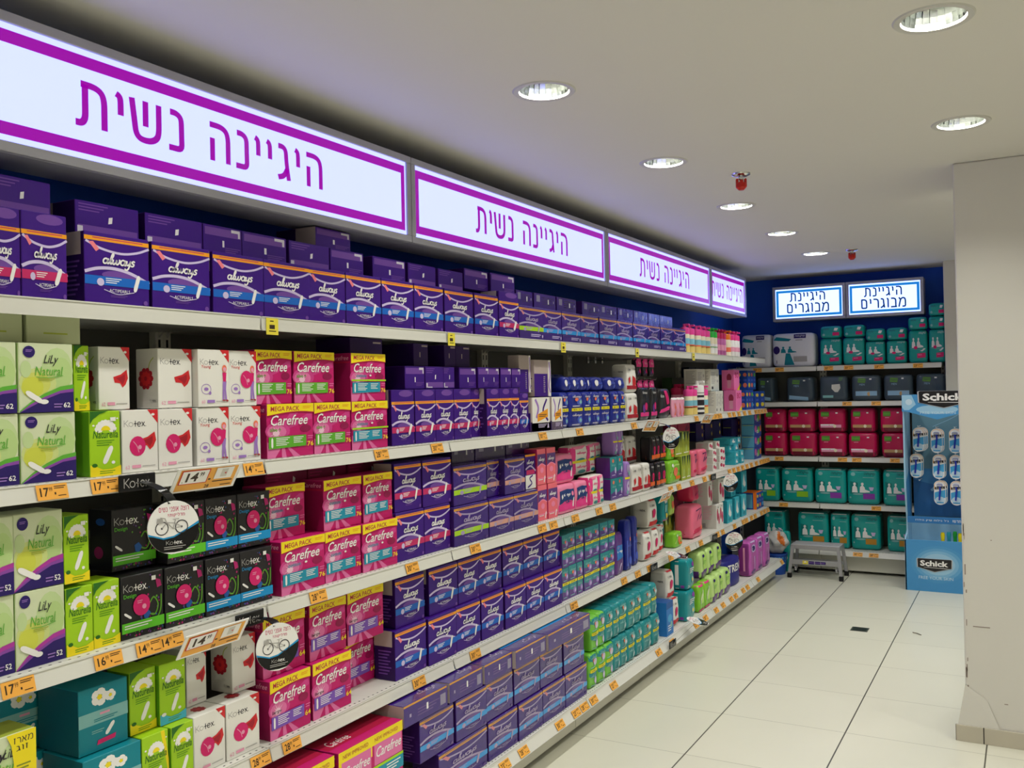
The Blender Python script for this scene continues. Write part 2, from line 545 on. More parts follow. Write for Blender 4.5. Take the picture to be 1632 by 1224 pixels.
def art_lying(fl, pal=('purple_mid', 'barcode')):
    m, b = pal
    return [('lines', .05, .66, .5, .92, 3, m), ('r', .04, .06, .97, .3, m), ('r', .03, .06, .11, .26, b), ('r', .11, .05, .36, .1, b), ('p', [(.5 + fl, .42), (.56 + fl, .45), (.57 + fl, .64), (.51 + fl, .61)], 'white')] if fl < .2 else \
        [('r', .04, .66, .97, .92, m), ('r', .72, .84, .95, .94, b), ('r', .9, .68, .95, .94, b), ('r', .48, .3, .53, .52, 'white'), ('lines', .55, .1, .95, .3, 3, m)]
def art_lily(num, band, corner=False):
    navy_top = [(0, 0), (1, 0), (1, .3), (.75, .3), (.45, .24), (.2, .15), (0, .05)]
    o = [('e', .7, .6, .3, .34, 'pale2'), ('e', .78, .56, .2, .24, 'palegreen'), ('e', .34, .42, .34, .22, 'pale3'), ('e', .31, .41, .26, .17, 'pale4'), ('e', .24, .36, .2, .15, 'yellowgreen'), ('e', .12, .62, .1, .12, 'pale2'), ('p', [(0, .02), (.2, .15), (.45, .27), (.75, .37), (1, .4), (1, .28), (.6, .2), (.2, .05), (0, 0)], band[0]),
         ('p', [(0, 0), (.2, .12), (.45, .22), (.75, .31), (1, .34), (1, .2), (0, 0)], band[1]), ('p', [(0, 0), (1, 0), (1, .29), (.75, .27), (.45, .18), (.2, .08)], 'navy'),
         ('e', .18, .87, .11, .085, 'navy'), ('lines', .12, .86, .24, .9, 2, 'lav'),
         ('t', 'LiLy', .44, .67, .72, .83, 'ink', .4, .004), ('t', 'Natural', .28, .53, .8, .66, 'leaf', .2, .0), ('s', [(.3, .51), (.55, .5), (.8, .53)], .0016, 'leaf'), ('lines', .34, .44, .64, .485, 2, 'olive'),
         ('b', .26, .22, .3, .1, -.55, 'white'), ('e', .44, .15, .08, .035, 'white'), ('t', num, .8, .06, .93, .135, 'white', 0, .02), ('lines', .62, .04, .78, .12, 2, 'lav')]
    if corner:
        o += [('p', [(.5, 1), (1, 1), (1, 0), (.46, 0), (.52, .3), (.62, .6), (.58, .85)], 'yellow'), ('h', 'מארז', .62, .86, .95, .94, 'ink'), ('h', 'זוג', .66, .76, .86, .83, 'ink'), ('lines', .66, .4, .9, .58, 4, 'olived'), ('t', 'LiLy', .04, .66, .5, .84, 'ink', .25, .02)]
    return o
def art_nat(bottom, corner=False):
    o = [('f', .52, .7, .17, 9, 'white', 'yellow', True), ('t', 'Naturella', .1, .58, .92, .7, 'darkgreen', .2, .012), ('lines', .22, .45, .8, .55, 3, 'limeside'),
         ('b', .58, .32, .3, .1, 1.15, 'white'), ('e', .75, .2, .06, .025, 'white'), ('e', .12, .78, .04, .015, 'white'), ('e', .9, .88, .03, .012, 'white'),
         ('p', [(0, 0), (1, 0), (1, .15), (.7, .1), (.4, .1), (.2, .15), (0, .18)], bottom), ('e', .14, .17, .09, .03, 'darkgreen' if corner else 'white'), ('lines', .3, .02, .8, .08, 2, 'limeside')]
    if corner:
        o += [('p', [(0, 1), (.6, 1), (.3, .95), (.1, .88), (0, .8)], 'darkgreen'), ('r', .66, .84, .84, .9, 'white')]
    return o
def art_kwhite(stick, young=False):
    o = [('k', .06, .73, .66, .84, 'kgrey', 'ink'), ('p', [(.7, 1), (1, 1), (1, .77)], 'red'), ('e', .86, .92, .05, .02, 'white')]
    if young:
        o += [('t', 'Young', .1, .66, .4, .73, 'red', .2), ('s', circ(.24, .31, .15, .085, 16), .0016, 'lav'), ('e', .24, .31, .07, .03, 'lav'), ('e', .36, .24, .04, .03, 'lav'), ('p', [(.78, .45), (.9, .45), (.88, .3), (.91, .12), (.85, .12), (.83, .28), (.82, .12), (.76, .12)], 'lav'), ('p', [(.77, .6), (.9, .6), (.88, .44), (.79, .44)], 'hotpink'), ('e', .835, .67, .075, .065, 'coral'), ('e', .84, .655, .05, .04, 'softpink'), ('e', .8, .1, .05, .02, 'crim'), ('e', .9, .1, .05, .02, 'crim')]
    else:
        o += [('p', [(.46, .52), (.7, .56), (.9, .64), (.94, .5), (.86, .4), (.76, .35), (.68, .42), (.5, .43)], 'red'), ('p', [(.55, .5), (.72, .53), (.84, .57), (.84, .48), (.76, .4), (.68, .45)], 'crim')]
    if stick:
        cx, cy = (.62, .48) if young else (.42, .42)
        o += [('e', cx, cy, .22, .16, 'hotpink'), ('e', cx + .06, cy - .02, .05, .035, 'softpink'), ('s', [(cx - .12, cy + .08), (cx - .02, cy), (cx + .03, cy - .1)], .002, 'softpink')]
    o += [('t', '60' if young else '62', .08, .06, .2, .12, 'softpink'), ('r', .26, .07, .5, .12, 'lav' if young else 'softpink'), ('lines', .54, .07, .9, .1, 1, 'kgrey')]
    return o
KWL = [('s', [(.5, .5), (.62, .75), (.8, .85)], .003, 'olive'), ('f', .45, .5, .19, 10, 'crim', 'red'), ('f', .45, .5, .13, 9, 'red', 'crim'), ('k', .62, .1, .9, .16, 'kgrey', 'ink')]
def burst(cx, cy, r, n, m):
    o = []
    for k in range(n):
        a = 2 * PI * k / n + .1
        l = r * (.7 + .3 * ((k * 5) % 3) / 2)
        ux, uy = cx + l * .86 * math.cos(a), cy + l * math.sin(a)
        if ux < .01:
            f = (cx - .01) / (cx - ux)
            ux, uy = .01, cy + (uy - cy) * f
        o.append(('q', [(cx - .012 * math.sin(a), cy + .012 * math.cos(a)), (cx + .012 * math.sin(a), cy - .012 * math.cos(a)), (ux, uy)], m))
    return o
def art_care(kind):
    band = {'aloe': 'cgreen', 'cotton': 'cteal', 'cotton1': 'cteal', 'plus': 'cpurple'}[kind]
    num = '64' if kind == 'plus' else '76'
    o = [('p', [(.0, .0), (.16, 0), (.3, .2), (0, .3)], 'cmagl'), ('p', [(.3, 0), (.4, 0), (.36, .2), (.3, .2)], 'cmagl'), ('p', [(.55, 0), (.7, 0), (.45, .2), (.4, .2)], 'cmagl'),
         ('p', [(.2, .45), (.97, .7), (.95, .8), (.86, .8)], 'cmagl2'), ('p', [(.2, .45), (.66, .82), (.48, .82)], 'cmagl2'), ('e', .22, .5, .26, .17, 'cmagl2'), ('e', .2, .48, .2, .13, 'cmagl'), ('e', .82, .52, .12, .07, 'cmagd')] + burst(.18, .46, .24, 18, 'cmagl') + burst(.18, .46, .17, 13, 'cglow') + [('e', .18, .46, .07, .055, 'cglow'),
         ('p', [(0, 1), (1, 1), (1, .83), (.75, .85), (.5, .845), (.25, .82), (0, .785)], 'cyel'), ('s', [(0, .78), (.25, .815), (.5, .84), (.75, .845), (1, .825)], .003, 'cred'),
         ('t', 'MEGA PACK', .07, .865, .68, .955, 'cred', .06, .012), ('lines', .76, .89, .94, .95, 2, 'orange'),
         ('t', 'Carefree', .07, .6, .86, .79, 'white', .3, .012)]
    if kind == 'aloe':
        o += [('t', 'aloe +', .05, .49, .28, .56, 'cgreen', 0, .01)]
    elif kind in ('cotton', 'cotton1'):
        o += [('t', 'cotton', .14, .5, .42, .56, 'cteal', .1, .012), ('e', .54, .54, .03, .02, 'white')]
        if kind == 'cotton':
            o += [('r', 0, .42, 1, .455, 'lime')]
    else:
        o += [('t', 'plus', .42, .53, .56, .6, 'white', .1), ('t', 'large', .04, .42, .26, .49, 'ink', .1)]
    o += [('p', [(.02, .17), (.82, .19), (.82, .4), (.02, .39)], band), ('b', .09, .28, .19, .06, 1.57, 'white'), ('lines', .17, .21, .46, .37, 5, 'white'), ('lines', .54, .24, .76, .37, 4, 'white'),
          ('t', num, .84, .18, .98, .27, 'cyel', 0, .015), ('lines', .85, .3, .97, .38, 2, 'cmagl')]
    return o
CAREL = [('r', 0, .8, 1, .83, 'cred'), ('t', 'Carefree', .1, .86, .9, .95, 'softpink', .3), ('lines', .15, .1, .85, .74, 12, 'cmagd')]
def art_kblack(band, stick, seed):
    r = random.Random(seed)
    o = []
    for q in range(46):
        u, v = r.uniform(.45, .97), r.uniform(.04, .95)
        if q % 3 == 0:
            u, v = r.uniform(.03, .97), r.uniform(.03, .09)
        z = r.uniform(.008, .024)
        o.append(('d', u, v, z, z * .9, 'dots%d' % r.randint(1, 4), 8))
    o += [('s', [(.6, .35), (.78, .3), (.86, .45), (.76, .58), (.66, .5)], .004, 'dots1'), ('s', [(.8, .2), (.92, .35), (.94, .6)], .004, 'dots1'), ('p', [(.5, .38), (.6, .42), (.68, .34), (.6, .24), (.52, .28)], 'dots2'), ('p', [(.8, .88), (.92, .84), (.95, .74), (.84, .72)], 'dots3')]
    o += [('b', .14, .37, .17, .05, -.6, 'white'), ('t', 'Design', .05, .63, .34, .71, band), ('k', .04, .74, .6, .87, 'kgrey', 'white'), ('r', 0, .1, 1, .26, band), ('lines', .06, .14, .7, .22, 2, 'white')]
    if stick:
        o += [('e', .46, .5, .2, .17, 'hotpink'), ('e', .52, .47, .05, .04, 'softpink'), ('lines', .36, .52, .48, .58, 2, 'softpink'), ('r', .7, .86, .8, .93, 'white')]
    return o
def art_twice(col, txtm, blob, strip=True, w2='white'):
    """two stacked copies of a wordmark pack held by a yellow offer strip"""
    o = []
    for v in (.0, .52):
        o += [('e', .72, v + .2, .2, .1, blob), ('e', .78, v + .19, .09, .055, w2), ('a', .16, v + .29, .86, v + .39, txtm)]
        if v:
            o += [('e', .5, v + .26, .12, .05, 'coral')]
        o += [('lines', .15, v + .03, .7, v + .09, 1, txtm)]
    if strip:
        o += [('r', 0, .455, 1, .54, 'ystrip'), ('t', 'ECONOMY', .2, .475, .8, .52, 'ink', 0, .01)]
    return o
def zz(u0, v0, u1, v1, m, w=.005):
    a, b = u1 - u0, v1 - v0
    return [('s', [(u0, v1 - b * .1), (u0 + a * .9, v1), (u0 + a * .15, v0), (u0 + a * .4, v0 + b * .5)], w, m, False), ('s', [(u0 + a * .5, v0 + b * .1), (u0 + a, v0 + b * .45)], w, m, False)]
def bottle(body, cap, deco=(), pump=True, h=.205, r=.026):
    """tall toiletry bottle: body and cap with a spout"""
    b = MB()
    hb = h * .7
    b.lathe([(r * .82, 0), (r, .006), (r, hb * .55), (r * .98, hb * .93), (r * .8, hb)], body, 18, c=(0, r))
    for z0, z1, m in deco:
        b.lathe([(r * 1.012, z0 * hb), (r * 1.012, z1 * hb)], m, 18, c=(0, r))
    c = MB()
    c.lathe([(r * 1.0, hb * .93), (r * 1.0, hb * 1.18), (r * .9, hb * 1.24), (r * .4, hb * 1.27), (r * .34, h)], cap, 16, c=(0, r))
    c.bbox(-r * .28, r * .28, -r * .1, r * .9, h * .93, h, cap, .002)
    return [('body', b, 40), ('cap', c, 40)]
def tray_pack(stripe, h=.155):
    b = carton(.232, h, .1, 'f_purple', F=art_always(stripe, pre='f'), L=BOXL[1:], side='f_side')
    t = MB()
    t.bbox(-.1165, .1165, -.0035, 0, 0, .038, 'tray', .0008)
    faces = Face(t, .232, .038, lambda u, v, k: ((u - .5) * .232, -.0036 - k, v * .038))
    faces.do([('lines', .45, .3, .86, .7, 2, 'lilac'), ('e', .93, .5, .02, .22, 'lilac')])
    return [('body', b, 0), ('display_tray', t, 0)]
def back_figs(cx, cy, s, m):
    """seated couple drawn as two plain shapes"""
    o = []
    for dx in (-.1, .1):
        o += [('e', cx + dx * s, cy + .12 * s, .035 * s, .035 * s, m), ('p', [(cx + (dx - .07) * s, cy - .08 * s), (cx + (dx - .06) * s, cy + .05 * s), (cx + dx * s, cy + .1 * s), (cx + (dx + .06) * s, cy + .04 * s), (cx + (dx + .08) * s, cy - .08 * s)], m)]
    o += [('p', [(cx + .14 * s, cy - .08 * s), (cx + .3 * s, cy - .07 * s), (cx + .28 * s, cy - .04 * s), (cx + .14 * s, cy)], m)]
    return o
K = {}
def kind(code, name, cat, desc, w, h, d, parts, group=None):
    if isinstance(parts, MB):
        parts = [('body', parts, 0)]
    K[code] = dict(name=name, cat=cat, desc=desc, w=w, h=h, d=d, group=group or (desc.split(',')[0]), meshes=[(n, p.mesh(name if n == 'body' else n, sm)) for n, p, sm in parts])
def soft(mb, sm=60):
    return [('body', mb, sm)]
C, PK = 'carton', 'pack'
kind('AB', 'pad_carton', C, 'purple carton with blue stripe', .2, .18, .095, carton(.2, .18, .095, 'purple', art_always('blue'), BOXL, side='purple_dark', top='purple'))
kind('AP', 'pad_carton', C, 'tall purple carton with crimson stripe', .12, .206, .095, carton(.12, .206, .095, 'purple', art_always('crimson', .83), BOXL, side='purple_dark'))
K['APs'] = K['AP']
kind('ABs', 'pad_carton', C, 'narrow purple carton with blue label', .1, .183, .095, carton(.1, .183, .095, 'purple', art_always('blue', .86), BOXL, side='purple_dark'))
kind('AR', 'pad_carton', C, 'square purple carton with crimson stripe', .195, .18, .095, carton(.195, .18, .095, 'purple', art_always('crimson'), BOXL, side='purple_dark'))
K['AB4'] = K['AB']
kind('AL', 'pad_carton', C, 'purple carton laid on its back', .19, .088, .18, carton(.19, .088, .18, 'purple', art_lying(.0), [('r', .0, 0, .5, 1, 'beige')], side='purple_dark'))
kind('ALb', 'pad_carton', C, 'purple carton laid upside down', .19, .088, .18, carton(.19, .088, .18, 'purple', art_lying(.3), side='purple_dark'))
kind('ALt', 'pad_carton', C, 'single purple carton topping the pile', .19, .073, .18, carton(.19, .073, .18, 'purple', art_lying(.3), [('r', .5, 0, 1, 1, 'beige')], side='purple_dark'))
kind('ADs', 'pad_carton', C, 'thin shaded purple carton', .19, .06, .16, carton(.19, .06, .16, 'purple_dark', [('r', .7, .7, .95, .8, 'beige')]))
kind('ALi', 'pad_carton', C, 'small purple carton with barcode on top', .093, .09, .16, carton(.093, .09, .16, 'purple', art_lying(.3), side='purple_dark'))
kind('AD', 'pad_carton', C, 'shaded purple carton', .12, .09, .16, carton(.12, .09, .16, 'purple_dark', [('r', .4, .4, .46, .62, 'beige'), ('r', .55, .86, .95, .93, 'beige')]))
FLF = [('lines', .35, .3, .9, .8, 4, 'f_side'), ('r', .1, .5, .26, .88, 'f_ink'), ('r', .62, .42, .67, .7, 'white'), ('r', .88, .5, .91, .64, 'f_lilac')]
kind('FL', 'pad_pack', PK, 'film wrapped purple pack lying flat', .233, .083, .15, carton(.233, .083, .15, 'f_purple', FLF, side='f_side'))
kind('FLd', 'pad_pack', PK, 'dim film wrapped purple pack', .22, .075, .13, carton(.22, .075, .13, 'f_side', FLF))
kind('FT', 'pad_pack', PK, 'purple pack laid flat, blue printed top', .28, .078, .2, carton(.28, .078, .2, 'f_purple', [('r', .0, .9, .98, .99, 'f_orange'), ('lines', .3, .2, .8, .6, 3, 'f_mid'), ('r', .82, .2, .95, .7, 'f_ink'), ('r', .5, .38, .54, .68, 'white'), ('r', .12, .4, .16, .55, 'f_lilac')], [('r', 0, .04, 1, .98, 'beige')], [('r', .0, .35, .98, .55, 'f_sky'), ('a', .5, .1, .9, .32, 'f_lilac'), ('s', [(.02, .6), (.4, .7), (1, .56)], .012, 'f_lilac')], side='f_side'))
kind('FG', 'pad_pack', PK, 'film wrapped purple pack, lime stripe', .232, .155, .1, tray_pack('f_lime'))
kind('FB', 'pad_pack', PK, 'film wrapped purple pack, sky stripe', .232, .155, .1, tray_pack('f_sky'))
kind('FG3', 'pad_pack', PK, 'film wrapped purple pack, lime stripe', .25, .16, .1, carton(.25, .16, .1, 'f_purple', art_always('f_lime', pre='f'), BOXL[1:], side='f_side'))
kind('FP', 'pad_pack', PK, 'film wrapped purple pack, peach stripe', .21, .16, .1, carton(.21, .16, .1, 'f_purple', art_always('f_peach', pre='f'), BOXL[1:], side='f_side'))
kind('FB6', 'pad_pack', PK, 'film wrapped purple pack, sky stripe', .235, .156, .12, carton(.235, .156, .12, 'f_purple', art_always('f_sky', pre='f'), BOXL[1:], side='f_side'))
kind('LN', 'liner_carton', C, 'pale green carton with navy foot', .14, .163, .1, carton(.14, .163, .1, 'pale', art_lily('62', ('leaf', 'violet')), side='palegreen', top='pale'))
kind('LT', 'liner_carton', C, 'tall pale green carton, magenta wave', .122, .178, .1, carton(.122, .178, .1, 'pale', art_lily('52', ('magenta', 'violet')), side='palegreen', top='pale'))
kind('LY', 'liner_carton', C, 'pale green carton with yellow corner', .143, .17, .1, carton(.143, .17, .1, 'pale', art_lily('60', ('leaf', 'violet'), True), side='palegreen', top='olive'))
kind('LL', 'liner_carton', C, 'plain pale green carton end', .14, .07, .13, carton(.14, .07, .13, 'paleend', [('lines', .3, .25, .75, .38, 1, 'olive')], side='paleend'))
kind('NA', 'liner_carton', C, 'lime carton with daisy, yellow foot', .075, .163, .09, carton(.075, .163, .09, 'limebox', art_nat('yellow', True), side='limeside', top='limebox'))
kind('NAb', 'liner_carton', C, 'lime carton with daisy, blue foot', .085, .163, .09, carton(.085, .163, .09, 'limebox', art_nat('bluewave'), side='limeside'))
kind('NAy', 'liner_carton', C, 'lime carton with yellow ribbon', .085, .163, .1, carton(.085, .163, .1, 'limebox', [('p', [(.7, 1), (.85, 1), (1, .5), (1, .2), (.9, .5)], 'yellow')] + art_nat('yellow'), side='limeside', top='limebox'))
kind('KW', 'liner_carton', C, 'white carton showing red briefs', .115, .163, .09, carton(.115, .163, .09, 'kwhite', art_kwhite(False), KWL, [('f', .5, .5, .25, 9, 'crim', 'red')], side='kside'))
kind('KS', 'liner_carton', C, 'white carton, pink sticker over briefs', .115, .163, .09, carton(.115, .163, .09, 'kwhite', art_kwhite(True), KWL, [('f', .5, .5, .25, 9, 'crim', 'red')], side='kside'))
kind('KY', 'liner_carton', C, 'white carton with lilac ring seal', .12, .163, .09, carton(.12, .163, .09, 'kwhite', art_kwhite(False, True), [('e', .5, .85, .3, .05, 'softpink'), ('e', .4, .2, .2, .05, 'softpink')], side='kside'))
kind('KYs', 'liner_carton', C, 'white carton with large pink oval', .12, .163, .09, carton(.12, .163, .09, 'kwhite', art_kwhite(True, True), [('e', .5, .85, .3, .05, 'softpink'), ('e', .4, .2, .2, .05, 'softpink')], side='kside'))
kind('CA', 'liner_carton', C, 'magenta carton with green panel', .195, .167, .1, carton(.195, .167, .1, 'cmag', art_care('aloe'), CAREL, side='cmagd', top='cmag'))
kind('CC', 'liner_carton', C, 'magenta carton, lime line over teal', .2, .167, .1, carton(.2, .167, .1, 'cmag', art_care('cotton'), CAREL, side='cmagd', top='cmag'))
kind('CC1', 'liner_carton', C, 'magenta carton with teal panel', .197, .167, .1, carton(.197, .167, .1, 'cmag', art_care('cotton1'), CAREL, side='cmagd', top='cmag'))
kind('CP', 'liner_carton', C, 'magenta carton with violet panel', .192, .18, .1, carton(.192, .18, .1, 'cmag', art_care('plus'), CAREL, side='cmagd', top='cmag'))
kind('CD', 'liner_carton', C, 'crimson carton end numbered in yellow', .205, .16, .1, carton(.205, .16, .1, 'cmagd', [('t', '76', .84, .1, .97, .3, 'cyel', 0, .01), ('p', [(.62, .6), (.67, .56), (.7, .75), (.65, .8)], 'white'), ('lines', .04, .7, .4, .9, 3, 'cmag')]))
kind('CN', 'liner_carton', C, 'wide magenta carton, two packs joined', .35, .178, .14, carton(.35, .178, .14, 'cmag', [('p', [(0, .55), (.5, .62), (.5, 1), (1, 1), (1, .8), (.75, .84), (.5, .8), (.25, .84), (0, .8)], 'cyel'), ('r', 0, .8, 1, 1, 'cyel'), ('r', .04, .38, .48, .8, 'cmagl'), ('r', .53, .42, .98, .8, 'cmagl'), ('t', 'NEW IMPROVED', .54, .86, .92, .93, 'cred'), ('t', 'NEW IMPROVED', .06, .86, .44, .93, 'cred'), ('t', 'Carefree', .08, .52, .46, .7, 'white', .3, .012), ('t', 'Carefree', .56, .55, .97, .74, 'white', .3, .012), ('r', .5, .36, 1, .41, 'lime'), ('r', .5, .12, 1, .36, 'cteal'), ('r', .03, .12, .46, .36, 'cgreen'), ('r', .56, .06, .6, .28, 'white'), ('r', .63, .06, .67, .28, 'white'), ('lines', .72, .16, .95, .32, 3, 'white')], CAREL, [('r', 0, 0, 1, .3, 'cmag'), ('t', 'Carefree', .1, .4, .4, .7, 'white', .3)], side='cmagd', top='cred'))
K['CNb'] = K['CN']
kind('KB', 'pad_carton', C, 'black carton with green band', .14, .162, .09, carton(.14, .162, .09, 'kblack', art_kblack('kgreen', False, 3), [('e', .4, .3, .2, .1, 'dots3'), ('e', .5, .8, .2, .06, 'dots2')]))
kind('KBs', 'pad_carton', C, 'black carton, green band, pink sticker', .136, .162, .09, carton(.136, .162, .09, 'kblack', art_kblack('kgreen', True, 4), [('e', .4, .3, .2, .1, 'dots3')]))
kind('KCs', 'pad_carton', C, 'black carton, blue band, pink sticker', .13, .162, .09, carton(.13, .162, .09, 'kblack', art_kblack('kblue', True, 5), [('e', .4, .3, .2, .1, 'dots3')]))
kind('TF', 'pad_carton', C, 'teal carton with two white flowers', .13, .163, .16, carton(.13, .163, .16, 'teal', [('r', 0, .42, 1, .62, 'tealband'), ('f', .42, .82, .14, 5, 'white', 'yellow', False, .5), ('f', .64, .8, .09, 5, 'white', 'yellow', False, .5), ('lines', .42, .5, .62, .58, 1, 'softpink'), ('lines', .3, .44, .78, .5, 2, 'teal'), ('b', .62, .3, .22, .08, .9, 'white'), ('lines', .25, .27, .5, .33, 2, 'tealband'), ('p', [(.35, .1), (.72, .12), (.74, .19), (.37, .17)], 'hotpink')], [('r', 0, .42, 1, .62, 'tealdark')], side='tealdark', top='teal'))
# --- soft packs
kind('NP', 'pad_pack', PK, 'navy plastic pack with yellow strip', .11, .183, .09, soft(softpack(.11, .183, .09, 'pnavy', art_twice('pnavy', 'barcode', 'pnavyl', True, 'tealband'), n=7)))
kind('NF', 'pad_pack', PK, 'navy plastic pack lying flat', .12, .078, .12, soft(softpack(.12, .078, .12, 'pnavy', [('e', .3, .55, .16, .22, 'white'), ('a', .42, .4, .9, .7, 'pnavyl'), ('e', .75, .3, .12, .14, 'pnavyl')], n=4)))
kind('NP2', 'pad_pack', PK, 'shaded navy plastic pack', .12, .28, .1, soft(softpack(.12, .28, .1, 'pnavy', [('e', .5, .8, .2, .08, 'pnavyl'), ('e', .5, .3, .2, .1, 'pnavyl')], n=5)))
kind('TR', 'display_box', 'display box', 'open purple display box of white packs', .17, .16, .12, [('body', carton(.17, .16, .12, 'beige', [('p', [(.05, .25), (.95, .25), (.95, 1), (.05, 1)], 'kwhite'), ('s', [(.2, .95), (.35, .7), (.25, .4)], .014, 'lav'), ('s', [(.8, .95), (.6, .6), (.85, .3)], .012, 'purple'), ('p', [(.3, .28), (.85, .42), (.85, .66), (.3, .5)], 'orange'), ('lines', .38, .4, .78, .5, 2, 'ink')], [('r', .05, 0, .95, .55, 'purple'), ('lines', .2, .1, .5, .5, 7, 'beige')]), 0), ('display_tray', carton(.174, .045, .004, 'purple_dark', [('lines', .35, .3, .8, .75, 3, 'lilac'), ('p', [(.8, .3), (.86, .95), (.9, .3)], 'lilac')], bev=.0005), 0)])
kind('SD', 'pad_carton', C, 'beige purple carton standing side on', .15, .175, .06, carton(.15, .175, .06, 'beige', [('r', 0, .0, .8, .62, 'purple'), ('lines', .55, .08, .66, .55, 9, 'beige'), ('r', .84, 0, 1, 1, 'kwhite'), ('s', [(.9, .95), (.95, .6), (.88, .3), (.95, .1)], .01, 'lav')], [('lines', .2, .1, .8, .5, 6, 'purple')]))
kind('KB2', 'pad_pack', PK, 'white plastic pack with red bar', .17, .168, .1, soft(softpack(.17, .168, .1, 'kwhite', [('k', .1, .76, .42, .86, 'kgrey', 'ink'), ('k', .55, .78, .85, .88, 'kgrey', 'ink'), ('p', [(.12, .5), (.28, .58), (.36, .4), (.2, .3)], 'red'), ('p', [(.55, .6), (.8, .5), (.85, .28), (.6, .22)], 'red'), ('r', .05, .12, .92, .25, 'crim')], [('k', .2, .7, .8, .78, 'kgrey', 'ink')], n=8, side='kside')))
kind('KB3', 'pad_pack', PK, 'puffy white pack with red bar', .19, .176, .12, soft(softpack(.19, .176, .12, 'kwhite', [('k', .12, .74, .6, .84, 'kgrey', 'ink'), ('e', .55, .5, .16, .16, 'hotpink'), ('p', [(.3, .6), (.42, .64), (.45, .36), (.33, .34)], 'crim'), ('r', .1, .08, .9, .24, 'red'), ('r', .2, .95, .8, .99, 'red')], [('k', .2, .6, .8, .7, 'kgrey', 'ink')], n=5, side='kside')))
kind('BK', 'pad_pack', PK, 'black hanging pack with pink band', .16, .2, .05, soft(softpack(.16, .2, .05, 'kblack', [('r', 0, .12, 1, .24, 'pinkh'), ('t', 'Kotex', .3, .8, .75, .88, 'white'), ('e', .62, .42, .16, .12, 'hotpink'), ('e', .38, .35, .1, .14, 'dots4')], n=6)))
kind('BKt', 'pad_pack', PK, 'black pack with pink wrap', .2, .19, .06, soft(softpack(.2, .19, .06, 'kblack', [('p', [(.4, 1), (.62, 1), (.9, .5), (.7, .45)], 'hotpink'), ('p', [(0, .15), (1, .3), (1, .42), (0, .28)], 'pinkh'), ('t', 'Kotex', .1, .7, .4, .8, 'white')], n=6)))
kind('SA', 'sachet', 'sachet', 'flesh pink sachet with leaf print', .08, .13, .02, soft(softpack(.08, .13, .02, 'softpink', [('r', .05, .88, .95, .98, 'white'), ('s', [(.5, .1), (.6, .4), (.45, .7)], .012, 'coral'), ('e', .6, .5, .2, .1, 'coral')], n=4)))
kind('BP', 'toiletry_bottle', 'bottle', 'cream bottle with pink cap', .055, .205, .055, bottle('cream', 'cappink', ((.45, .72, 'aqua'), (.04, .4, 'sand'), (.36, .45, 'coral'))))
kind('BG', 'toiletry_bottle', 'bottle', 'white bottle with green cap', .055, .205, .055, bottle('cream', 'capgreen', ((.1, .6, 'white'), (.4, .46, 'capgreen'))))
kind('BM', 'toiletry_bottle', 'bottle', 'mauve bottle with pink cap', .055, .2, .055, bottle('mauve', 'capred', ((.3, .6, 'softpink'),)))
kind('BO', 'toiletry_bottle', 'bottle', 'stout white bottle with orange cap', .075, .205, .07, bottle('cream', 'caporange', ((.25, .5, 'coral'),), r=.036))
kind('BW', 'toiletry_bottle', 'bottle', 'white bottle with magenta cap', .055, .195, .055, bottle('white', 'pinkh', ((.3, .55, 'softpink'),)))
kind('BR', 'toiletry_bottle', 'bottle', 'pale bottle with raspberry cap', .075, .22, .07, bottle('softpink', 'capred', ((.1, .5, 'white'),), r=.034, h=.22))
kind('BD', 'toiletry_bottle', 'bottle', 'black damask bottle with white pump', .08, .24, .07, bottle('ink', 'white', ((.1, .2, 'white'), (.3, .38, 'white'), (.62, .72, 'white'), (.82, .9, 'white')), r=.036, h=.24))
kind('WB', 'boxed_product', 'box', 'off white box with small print', .15, .163, .1, carton(.15, .163, .1, 'boxw', [('lines', .08, .3, .6, .85, 8, 'kgrey'), ('r', .1, .08, .3, .2, 'ink'), ('e', .8, .7, .08, .07, 'kgrey'), ('e', .8, .45, .08, .07, 'kgrey')], [('lines', .15, .3, .85, .9, 9, 'kgrey')], top='lblue'))
kind('PT', 'boxed_product', 'box', 'pink box with dark pink letters', .16, .163, .1, carton(.16, .163, .1, 'boxpink', [('t', 'BO', .2, .6, .85, .88, 'crimson', 0, .02), ('p', [(.5, 0), (1, 0), (1, .25)], 'yellow')], [('e', .6, .62, .2, .2, 'pinkdk'), ('r', .45, .1, .75, .5, 'softpink')], top='pink'))
def tri_col(n):
    o = []
    for q in range(n):
        u = (q + .5) / n
        c1 = ('gold', 'coral', 'kgreen')[q % 3]
        o += [('e', u, .78, .32 / n, .1, c1), ('r', u - .28 / n, .44, u + .28 / n, .56, 'pnavyl'), ('e', u, .24, .34 / n, .12, ('yellow', 'coral', 'skyb')[q % 3])]
    return o
kind('BT', 'boxed_product', 'box', 'royal blue box with bright fruit shapes', .3, .163, .1, carton(.3, .163, .1, 'boxblue', tri_col(3), tri_col(2)))
kind('BTs', 'boxed_product', 'box', 'small royal blue box with flame shapes', .15, .15, .07, carton(.15, .15, .07, 'boxblue', tri_col(1), tri_col(1)))
kind('BT2', 'boxed_product', 'box', 'blue and orange box, side panel facing', .3, .14, .14, carton(.3, .14, .14, 'boxblue', tri_col(3), [('r', .25, .08, .75, .9, 'lblue'), ('r', .8, 0, 1, 1, 'caporange')], top='caporange'))
kind('GB', 'boxed_product', 'box', 'dark green box', .27, .27, .08, carton(.27, .27, .08, 'dgreen', [('lines', .1, .2, .9, .8, 3, 'olived')]))
kind('NB2', 'boxed_product', 'box', 'midnight blue box', .16, .355, .06, carton(.16, .355, .06, 'dnavy', [('r', .4, .1, .6, .9, 'navy')]))
